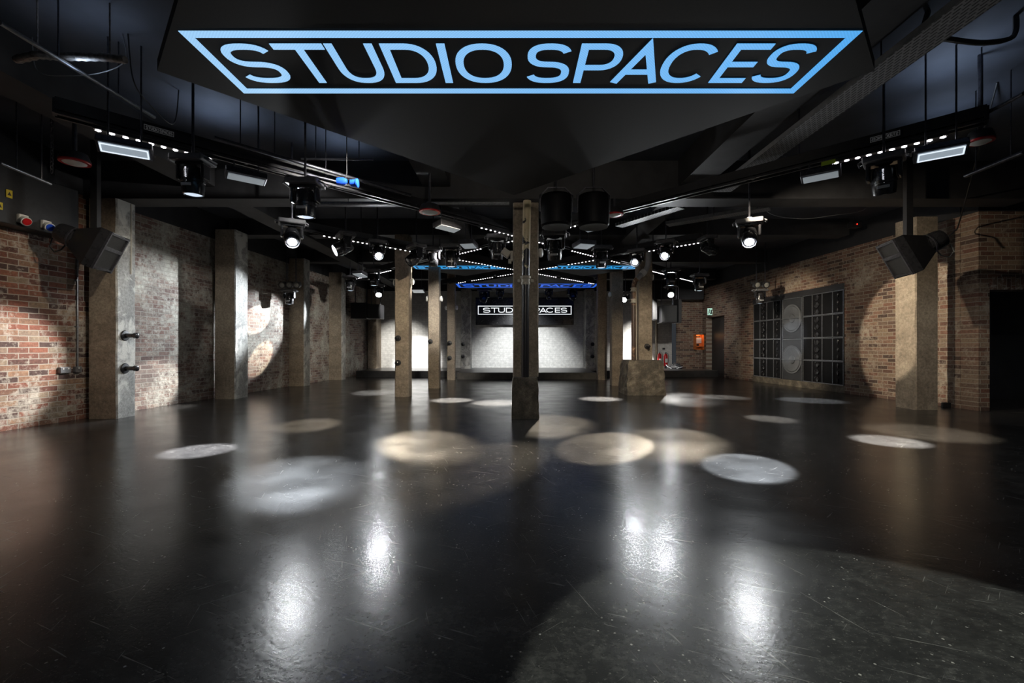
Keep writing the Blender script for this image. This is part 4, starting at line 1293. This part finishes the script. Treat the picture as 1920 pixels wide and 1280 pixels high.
# loudspeakers hung at the stage corners
def box_speaker(px0, px1, py0, py1, d, label, yaw=0.0):
    a, b = PD(px0, py1, d), PD(px1, py0, d)
    W, Hh = b.x - a.x, b.z - a.z
    r = empty('stage_loudspeaker', ((a.x + b.x) / 2, d, a.z), yaw); tag(r, label, 'loudspeaker', 'hung loudspeakers at the stage corners')
    mb = MB(); mb.box((0, 0.25, Hh / 2), (W, 0.5, Hh), bev=0.015); mb.build('cabinet', M['black'], r)
    mb = MB(); mb.box((0, -0.006, Hh / 2), (W * 0.92, 0.02, Hh * 0.9)); mb.build('grille', M['rubber'], r)
    for sx in (-0.35, 0.35): rod(r, (sx * W, 0.25, Hh), 0.015)


box_speaker(657, 687, 567, 597, 15.8, 'square black loudspeaker hung at the left of the stage, next to the wall')
box_speaker(689, 713, 570, 597, 15.8, 'black loudspeaker hung at the left of the stage, next to the square one')
box_speaker(1224, 1232, 560, 600, 15.9, 'narrow black loudspeaker hung at the right of the stage')
box_speaker(1240, 1270, 572, 605, 15.9, 'black loudspeaker hung above the fire extinguishers')
box_speaker(1272, 1278, 560, 605, 15.9, 'thin black loudspeaker column at the right stage corner')
# black drape boxes above the right back corner
mb = MB(); mb.box((6.0, 16.9, 3.43), (2.6, 0.5, 1.04)); o = mb.build('stage_valance', M['black_paint']); tag(o, 'black boxed valance above the right back corner', 'valance')


# oval white speakers on pillars
def oval(loc, face, label):
    r = empty('oval_speaker', loc); tag(r, label, 'wall speaker', 'white oval speakers on the pillars'); r.scale = (0.62, 0.62, 0.62)
    q = Vector(face).to_track_quat('Z', 'Y').to_matrix().to_4x4()
    mb = MB(); mb.lathe([(0.06, 0.0), (0.075, 0.03), (0.085, 0.06), (0.08, 0.10), (0.05, 0.125), (0.02, 0.13)], q @ Matrix.Scale(1.45, 4, (0, 1, 0)), 20); mb.build('shell', M['white_plastic'], r, smooth=True)
    mb = MB(); mb.lathe([(0.05, -0.002), (0.05, 0.03)], q); mb.build('bracket', M['black'], r)


def px_side(px, py, d):
    p = PD(px, py, d); return p


for (px, py, d, sgn, lb) in ((766.5, 528, 9.77, 1, 'white oval speaker on the right side of the nearest left pillar'), (740, 530, 9.77, -1, 'white oval speaker on the left side of the nearest left pillar'),
                             (823, 560, 11.7, 1, 'white oval speaker on the right side of the second left pillar'), (802.5, 560, 11.7, -1, 'white oval speaker on the left side of the second left pillar'),
                             (853, 577, 14.66, 1, 'white oval speaker on the right side of the left stage corner pillar'), (838, 577, 14.66, -1, 'white oval speaker on the left side of the left stage corner pillar'),
                             (1010, 474, 7.05, 1, 'white oval speaker high on the right side of the middle pillar'),
                             (1147.5, 552, 12.5, -1, 'white oval speaker on the left side of the pillar beside the tapered plinth'),
                             (1223.5, 520, 10.5, 1, 'white oval speaker on the right side of the tapered plinth pillar')):
    dref = {9.77: 9.6, 11.7: 11.56, 14.66: 14.55, 7.05: 6.88, 12.5: 12.4, 10.5: 10.35}[d]
    x = (px - CX) * dref / F
    oval((x + sgn * 0.002, d, PD(px, py, d).z), (sgn, -0.25, 0), lb)
# cream floodlight box on the middle pillar's left side
r = empty('pillar_spotlight', ((962 - CX) * 6.88 / F - 0.002, 7.0, PD(950, 478, 7.0).z)); tag(r, 'cream angled spotlight box on the left side of the middle pillar', 'wall lamp')
mb = MB(); mb.box((-0.02, 0, -0.02), (0.04, 0.09, 0.16)); mb.box((-0.05, 0, -0.10), (0.05, 0.06, 0.07), bev=0.006); mb.build('wall_box', M['cream'], r)
mb = MB(); mb.box((-0.11, -0.01, 0.03), (0.14, 0.10, 0.11), Matrix.Rotation(math.radians(35), 4, 'Y'), bev=0.01); mb.build('lamp_box', M['cream'], r)
mb = MB(); mb.box((-0.14, -0.01, -0.015), (0.12, 0.085, 0.012), Matrix.Rotation(math.radians(35), 4, 'Y')); mb.build('visor', M['black'], r)

# ================================================================== LEFT WALL ELECTRICS
mb = MB()
r = empty('distribution_box', (xl(5.9), 5.85, 2.66)); tag(r, 'black power distribution box on the near left brick wall with yellow warning stickers', 'electrical box')
mb = MB(); mb.box((0.13, 0, 0.36), (0.26, 1.1, 0.72), -0.065, bev=0.01); mb.build('cabinet', M['black'], r)
for (dy, zc, ch, hh) in ((-0.30, 0.38, 'y', 0.10), (-0.40, 0.20, 'y', 0.09)):
    mb = MB(); mb.box((0.265 + 0.065 * dy, dy, zc), (0.006, 0.07, hh)); s_ = mb.build('warning_sticker', M['yellow'], r)
    mb = MB(); mb.hull([(0.2695 + 0.065 * dy, dy - 0.022, zc - 0.02), (0.2695 + 0.065 * dy, dy + 0.022, zc - 0.02), (0.2695 + 0.065 * dy, dy, zc + 0.025)],
                       [(0.271 + 0.065 * dy, dy - 0.022, zc - 0.02), (0.271 + 0.065 * dy, dy + 0.022, zc - 0.02), (0.271 + 0.065 * dy, dy, zc + 0.025)]); mb.build('warning_triangle', M['rubber'], s_)
for (dy, mt, nm) in ((-0.17, 'red', 'red'), (0.10, 'blue', 'blue'), (0.36, 'rubber', 'black')):
    x = 0.265 + 0.065 * dy
    q = Matrix.Translation((x, dy, 0.10)) @ Vector((1, -0.2, -0.45)).to_track_quat('Z', 'Y').to_matrix().to_4x4()
    mb = MB(); mb.box((x + 0.015, dy, 0.10), (0.05, 0.11, 0.11), bev=0.01); mb.lathe([(0.05, 0.0), (0.05, 0.07), (0.056, 0.07), (0.056, 0.10), (0.03, 0.10)], q, 20); s_ = mb.build('power_socket', M['white_plastic'], r, smooth=True)
    mb = MB(); mb.lathe([(0.046, 0.098), (0.046, 0.112), (0.02, 0.112)], q, 20); o = mb.build('socket_lid', M[mt], s_); o['label'] = '%s socket lid' % nm

ul = Vector((0.065, 1, 0)).normalized()
ang_l = math.atan2(-0.065, 1)
for (d0, lb, w_) in ((6.42, 'double metal socket box low on the red brick wall', 0.145), (6.60, 'single metal switch box low on the red brick wall', 0.09)):
    zc = PD(130, 693, 6.5).z
    r = empty('socket_box', (xl(d0), d0, zc), ang_l); tag(r, lb, 'power socket')
    mb = MB(); mb.box((0.022, 0, 0), (0.045, w_, 0.09), bev=0.004); mb.build('back_box', M['grey_steel'], r)
    mb = MB(); mb.box((0.047, 0, 0), (0.005, w_ * 0.94, 0.082)); fp = mb.build('face_plate', M['grey_steel'], r)
    mb = MB()
    for yy in ((-0.035, 0.035) if w_ > 0.1 else (0,)): mb.box((0.051, yy, 0.02), (0.005, 0.018, 0.022))
    mb.build('rocker', M['white_plastic'], fp)
r = empty('wall_conduit', (xl(6.60), 6.60, PD(130, 693, 6.5).z + 0.045)); tag(r, 'grey steel conduit running up the brick wall from the switch box', 'conduit')
mb = MB(); mb.cyl((0.025, 0, 0), (0.025, 0, 2.6), 0.012, n=10); mb.build('tube', M['grey_steel'], r)
mb = MB()
for z in (0.6, 1.3, 2.0): mb.box((0.014, 0, z), (0.03, 0.05, 0.02))
mb.build('saddle', M['grey_steel'], r)
# thin white conduit on the grey pillar side
mb = MB(); mb.cyl((-6.047 + 0.012, 6.93, 2.25), (-6.047 + 0.012, 6.93, 3.36), 0.012, n=8); o = mb.build('pillar_conduit', M['cream']); tag(o, 'thin pale conduit on the grey side of the brown wall pillar', 'conduit')

# chain
r = empty('hanging_chain', U(97, 262, 3.5)); tag(r, 'steel chain hanging from the ceiling beam at upper left', 'chain')
zc = CEIL - 3.5; k_ = 0
while zc > -0.36:
    mb = MB(); a = [(0.014 * math.cos(t) , 0, 0.026 * math.sin(t)) for t in [i * PI / 5 for i in range(11)]]
    R = Matrix.Rotation(PI / 2 * (k_ % 2), 4, 'Z')
    mb.tube([R @ Vector((x * 1.0, y, z + zc - 0.02)) for x, y, z in a], 0.005, 6); mb.build('link', M['dark_steel'], r)
    zc -= 0.044; k_ += 1

# ================================================================== CEILING SERVICES
def run(name, pts, rad, mat, label, cat='conduit', n=10, group=None):
    mb = MB(); mb.tube(pts, rad, n); o = mb.build(name, M[mat], smooth=True); tag(o, label, cat, group); return o


def zp(px, py, z): return U(px, py, z)


def straight_conduit(pa, pb, z, rad, mat, label, drops=(0.2, 0.8)):
    a, b = U(*pa, z), U(*pb, z)
    r = empty('ceiling_conduit', a); tag(r, label, 'conduit', 'conduits under the ceiling')
    mb = MB(); mb.cyl((0, 0, 0), b - a, rad, n=10); mb.build('tube', M[mat], r, smooth=True)
    for f in drops: rod(r, (b - a) * f, 0.006)


straight_conduit((0, 43), (290, 220), 3.45, 0.016, 'grey_steel', 'thin steel conduit crossing the upper left corner of the ceiling', (0.3, 0.7))
straight_conduit((402, 258), (770, 366), 3.30, 0.022, 'dark_steel', 'long steel conduit slanting down past the blue connectors', (0.1, 0.6))
straight_conduit((0, 305), (95, 345), 3.0, 0.016, 'grey_steel', 'short steel conduit above the distribution box', (0.3, 0.8))
straight_conduit((1920, 175), (1700, 290), 3.3, 0.018, 'dark_steel', 'steel conduit at the upper right, above the flood lamp', (0.3, 0.8))
straight_conduit((1920, 285), (1810, 330), 3.05, 0.022, 'dark_steel', 'steel conduit at the right edge, below the flood lamp', (0.2, 0.8))
straight_conduit((565, 298), (700, 299), 3.5, 0.014, 'dark_steel', 'short level conduit left under the big ceiling screen', (0.2, 0.8))
straight_conduit((480, 304), (640, 342), 3.25, 0.016, 'dark_steel', 'conduit beside the moving head with pale base plates', (0.2, 0.8))

straight_conduit((600, 381), (955, 381), 3.31, 0.028, 'grey_steel', 'level steel pipe running along the big cross beam, left of the middle pillar', (0.15, 0.85))
# perforated tray with its branch
def tray(a, b, wd, label, group=None):
    a, b = Vector(a), Vector(b); L = (b - a).length; ang = math.atan2((b - a).y, (b - a).x)
    r = empty('cable_tray', a, ang); tag(r, label, 'cable tray', 'perforated cable trays')
    mb = MB(); mb.box((L / 2, 0, 0.003), (L, wd, 0.006))
    for s_ in (-1, 1): mb.box((L / 2, s_ * wd / 2, 0.028), (L, 0.006, 0.056))
    mb.build('channel', M['tray'], r)
    for f in (0.1, 0.5, 0.9): rod(r, (L * f, -wd / 2, 0.02), 0.006)


tray((3.12, 1.2, 3.40), (3.12, 6.5, 3.40), 0.26, 'long perforated cable tray running into the room at upper right')
tray((2.80, 7.25, 3.40), (2.05, 8.4, 3.40), 0.2, 'short perforated cable tray slanting left above the bright right lamps')
tray((2.95, 8.3, 3.40), (4.3, 7.3, 3.40), 0.22, 'short perforated cable tray slanting right above the bright right lamps')

# foil duct at upper left
pts = [U(30, 112, 3.5), U(70, 103, 3.5), U(110, 106, 3.52), U(150, 106, 3.52), U(200, 108, 3.5), U(235, 112, 3.48)]
fine_pts = []
for a, b in zip(pts, pts[1:]):
    for k_ in range(6): fine_pts.append(a.lerp(b, k_ / 6))
fine_pts.append(pts[-1])
mb = MB(); mb.tube(fine_pts, [0.028 + 0.006 * (i % 2) for i in range(len(fine_pts))], 10)
for q in (fine_pts[6], fine_pts[-6]): mb.cyl(q, (q.x, q.y, CEIL), 0.006, n=6)
o = mb.build('flexible_duct', M['foil'], smooth=True); tag(o, 'crumpled foil cable sleeve hung under the ceiling at upper left', 'duct')

# cables
def cable(pts, label, rad=0.008, mat='rubber'):
    P = [Vector(p) for p in pts]; out = []
    for i in range(len(P) - 1):
        p0, p1, p2, p3 = P[max(i - 1, 0)], P[i], P[i + 1], P[min(i + 2, len(P) - 1)]
        for k in range(8):
            t = k / 8
            out.append(0.5 * ((2 * p1) + (p2 - p0) * t + (2 * p0 - 5 * p1 + 4 * p2 - p3) * t * t + (3 * p1 - p0 - 3 * p2 + p3) * t ** 3))
    out.append(P[-1])
    mb = MB(); mb.tube(out, rad, 6); o = mb.build('hanging_cable', M[mat], smooth=True); tag(o, label, 'cable', 'cables slung under the ceiling')
    return o


def top(v): return Vector((v.x, v.y, CEIL))


cable([top(U(230, 115, 3.7)), U(235, 112, 3.6), U(195, 135, 3.5), U(130, 142, 3.45), U(70, 132, 3.55), top(U(60, 120, 3.7))], 'pale thin cable sagging below the foil sleeve', 0.004, 'grey_plastic')
cable([top(U(240, 115, 3.7)), U(250, 150, 3.5), U(280, 195, 3.45), U(325, 232, 3.45), top(U(335, 228, 3.6))], 'black cable looping down behind the near left led bar', 0.006)
cable([top(U(1740, 55, 3.8)), U(1735, 62, 3.7), U(1790, 75, 3.55), U(1850, 80, 3.55), U(1900, 68, 3.7), top(U(1905, 62, 3.8))], 'thick bundle of black cables sagging at the upper right', 0.02)
cable([top(U(1870, 180, 3.8)), PD(1800, 412, 7.2) , PD(1790, 432, 7.1), PD(1780, 442, 7.0)], 'black cable dropping to the right horn loudspeaker', 0.01)
cable([top(PD(1430, 395, 8.0)), PD(1440, 398, 8.0), PD(1500, 410, 8.1), PD(1560, 404, 8.2), PD(1620, 393, 8.2), top(PD(1630, 390, 8.2))], 'thin pale cable slung before the black band over the right wall', 0.004, 'grey_plastic')

# blue connectors
p = U(650, 340, 3.1)
r = empty('cable_coupler', p); tag(r, 'pair of bright blue cable connectors hanging under the slanting conduit', 'cable connector')
mb = MB(); mb.lathe([(0.02, -0.06), (0.045, -0.05), (0.045, 0.03), (0.03, 0.06)], Matrix.Translation((-0.06, 0, 0)) @ Matrix.Rotation(PI / 2, 4, 'Y')); mb.build('plug', M['blue'], r, smooth=True)
mb = MB(); mb.lathe([(0.02, -0.05), (0.04, -0.04), (0.045, 0.03), (0.052, 0.03), (0.052, 0.045), (0.03, 0.05)], Matrix.Translation((0.09, 0, -0.02)) @ Matrix.Rotation(PI / 2, 4, 'Y')); mb.build('connector_socket', M['blue'], r, smooth=True)
mb = MB(); mb.tube([(-0.02, 0, 0), (0.0, 0, 0.1), (0.0, 0, CEIL - 3.1)], 0.005, 6); mb.build('cable', M['rubber'], r)

# little black projectors with a red pilot lamp
for (px, py, d, lb) in ((333, 404, 8.6, 'small black box with a red pilot lamp on top of the left wall'), (1607, 420, 9.4, 'small black box with a red pilot lamp under the right ceiling')):
    p = PD(px, py, d)
    r = empty('pilot_box', p); tag(r, lb, 'control box')
    mb = MB(); mb.box((0, 0.08, 0), (0.2, 0.16, 0.12), bev=0.01); mb.build('case', M['black'], r)
    mb = MB(); mb.lathe([(0.012, -0.002), (0.012, 0.006), (0.004, 0.010)], Matrix.Rotation(PI / 2, 4, 'X'), 12); mb.build('pilot_lamp', M['lamp_red'], r)
    rod(r, (0, 0.08, 0.05), 0.01)

# ================================================================== BACK CORNER BITS
wy = 18.2
def extinguisher(px, lb, s=1.0):
    p = PD(px, 682, 17.6)
    r = empty('fire_extinguisher', (p.x, 17.6, SZ + 0.10)); tag(r, lb, 'fire extinguisher', 'red fire extinguishers')
    mb = MB(); mb.lathe([(0.07, 0), (0.08, 0.01), (0.082, 0.38 * s), (0.07, 0.45 * s), (0.03, 0.49 * s), (0.02, 0.50 * s)]); mb.build('cylinder_body', M['red'], r, smooth=True)
    mb = MB(); mb.box((0, -0.081, 0.22), (0.09, 0.008, 0.16)); mb.build('instruction_label', M['white_plastic'], r)
    mb = MB(); mb.cyl((0, 0, 0.49 * s), (0, 0, 0.54 * s), 0.018, n=10); mb.box((0, -0.04, 0.555 * s), (0.025, 0.12, 0.018)); mb.box((0, -0.03, 0.53 * s), (0.02, 0.09, 0.012)); mb.build('valve', M['black'], r)
    mb = MB(); mb.tube([(0.02, 0, 0.51 * s), (0.09, -0.02, 0.50 * s), (0.115, -0.02, 0.38), (0.105, -0.02, 0.2), (0.095, -0.02, 0.1)], 0.011, 8); mb.build('hose', M['rubber'], r)
    mb = MB(); mb.box((0, 0.095, 0.3), (0.05, 0.03, 0.3)); mb.box((0, 0.02, -0.05), (0.12, 0.16, 0.1)); mb.build('stand', M['black'], r)


extinguisher(1236.5, 'red fire extinguisher on the stage, left of the pair', 1.05)
extinguisher(1248, 'red fire extinguisher on the stage, right of the pair, below the small plaque', 1.0)
p = PD(1244.5, 653.5, wy); mb = MB(); mb.box((p.x, wy - 0.008, p.z), (0.11, 0.016, 0.075)); o = mb.build('wall_plaque', M['black']); tag(o, 'small dark plaque above the fire extinguishers', 'sign')
p = PD(1244, 661, wy); mb = MB(); mb.box((p.x, wy - 0.006, p.z), (0.12, 0.012, 0.15)); o = mb.build('wall_notice', M['white_plastic']); tag(o, 'white paper notice under the dark plaque', 'sign')

# bag and cable pile
p = PD(1267, 690, 17.2)
r = empty('kit_bag', (p.x, 17.2, SZ)); tag(r, 'black kit bag with loose cables lying on the stage by the brick corner', 'bag')
mb = MB(); mb.lathe([(0.24, 0), (0.26, 0.05), (0.22, 0.13), (0.12, 0.20), (0.03, 0.21)], Matrix.Scale(0.6, 4, (0, 1, 0)) , 14)
for v in mb.bm.verts: v.co += Vector((random.uniform(-.02, .02), random.uniform(-.02, .02), random.uniform(-.01, .01) if v.co.z > 0.02 else 0))
mb.build('bag_body', M['black'], r)
mb = MB(); mb.tube([(-0.18, -0.05, 0.1), (-0.1, -0.1, 0.24), (0.1, -0.1, 0.24), (0.18, -0.05, 0.1)], 0.012, 6); mb.build('strap', M['rubber'], r)
mb = MB(); mb.tube([(0.1, -0.16, 0.05), (-0.1, -0.17, 0.12), (-0.02, -0.18, 0.02), (0.2, -0.18, 0.1)], 0.014, 6); mb.tube([(-0.2, -0.1, 0.02), (-0.32, -0.05, 0.08), (-0.38, 0, 0.16), (-0.3, 0.05, 0.02)], 0.012, 6); mb.build('loose_cable', M['grey_plastic'], r)

# orange wall cabinet
p = PD(1309, 641, 17.4)
r = empty('wall_phone_cabinet', (p.x, 17.45, p.z - 0.3)); tag(r, 'orange wall cabinet with a white phone panel on the far brick corner', 'cabinet')
mb = MB(); mb.box((0, -0.02, 0.3), (0.33, 0.04, 0.6)); mb.box((-0.155, -0.13, 0.3), (0.02, 0.2, 0.6)); mb.box((0.155, -0.13, 0.3), (0.02, 0.2, 0.6)); mb.box((0, -0.13, 0.59), (0.33, 0.2, 0.02)); mb.box((0, -0.13, 0.12), (0.33, 0.2, 0.02)); mb.build('case', M['orange'], r)
mb = MB(); mb.box((0.01, -0.06, 0.36), (0.22, 0.05, 0.22), bev=0.01); mb.build('phone_panel', M['white_plastic'], r)
mb = MB(); mb.box((-0.03, -0.07, 0.19), (0.1, 0.06, 0.07), bev=0.01); mb.box((0.0, -0.06, 0.52), (0.12, 0.04, 0.04)); mb.build('handset', M['rubber'], r)
l = bpy.data.lights.new('cabinet_lamp', 'POINT'); l.energy = 0.7; l.color = (1, 0.55, 0.22); l.shadow_soft_size = 0.02
o = bpy.data.objects.new('cabinet_lamp', l); COL.objects.link(o); o.parent = r; o.location = (0, -0.14, 0.55)

# exit sign
r = empty('exit_sign', PD(1331, 584, 16.6)); tag(r, 'small green running man exit sign above the dark far doorway', 'sign')
mb = MB(); mb.box((0, 0.015, 0), (0.19, 0.03, 0.27), bev=0.004); mb.box((0.115, 0.02, 0), (0.08, 0.02, 0.04)); mb.build('sign_body', M['white_plastic'], r)
mb = MB(); mb.box((0, -0.003, 0), (0.175, 0.006, 0.25)); fp = mb.build('lit_face', M['exit_green'], r)
mb = MB()
mb.box((0.05, -0.008, -0.01), (0.05, 0.004, 0.16)); mb.cyl((-0.02, -0.006, 0.07), (-0.02, -0.010, 0.07), 0.017, n=12)
mb.box((-0.025, -0.008, 0.02), (0.03, 0.004, 0.07), Matrix.Rotation(0.3, 4, 'Y')); mb.box((-0.05, -0.008, -0.05), (0.018, 0.004, 0.09), Matrix.Rotation(0.6, 4, 'Y')); mb.box((0.0, -0.008, -0.05), (0.018, 0.004, 0.08), Matrix.Rotation(-0.4, 4, 'Y'))
mb.build('pictogram', M['black'], fp)

# thin dark post on the right stage wing
p = PD(1236.5, 690, 17.4)
mb = MB(); mb.cyl((0, 0, 0), (0, 0, 2.67), 0.05, n=14); o = mb.build('stage_post', M['concrete'], loc=(p.x + 0.12, 18.1, SZ)); tag(o, 'thin dark post on the right stage wing, left of the extinguishers', 'post')
# small black floor box by the right pillar
p = U(1783, 768); mb = MB(); mb.box((0, 0, 0.045), (0.14, 0.05, 0.09), bev=0.006); o = mb.build('floor_box', M['black'], loc=(xr(7.75) - 0.1, 7.95, 0)); tag(o, 'small black box at the foot of the right brick wall', 'floor box')
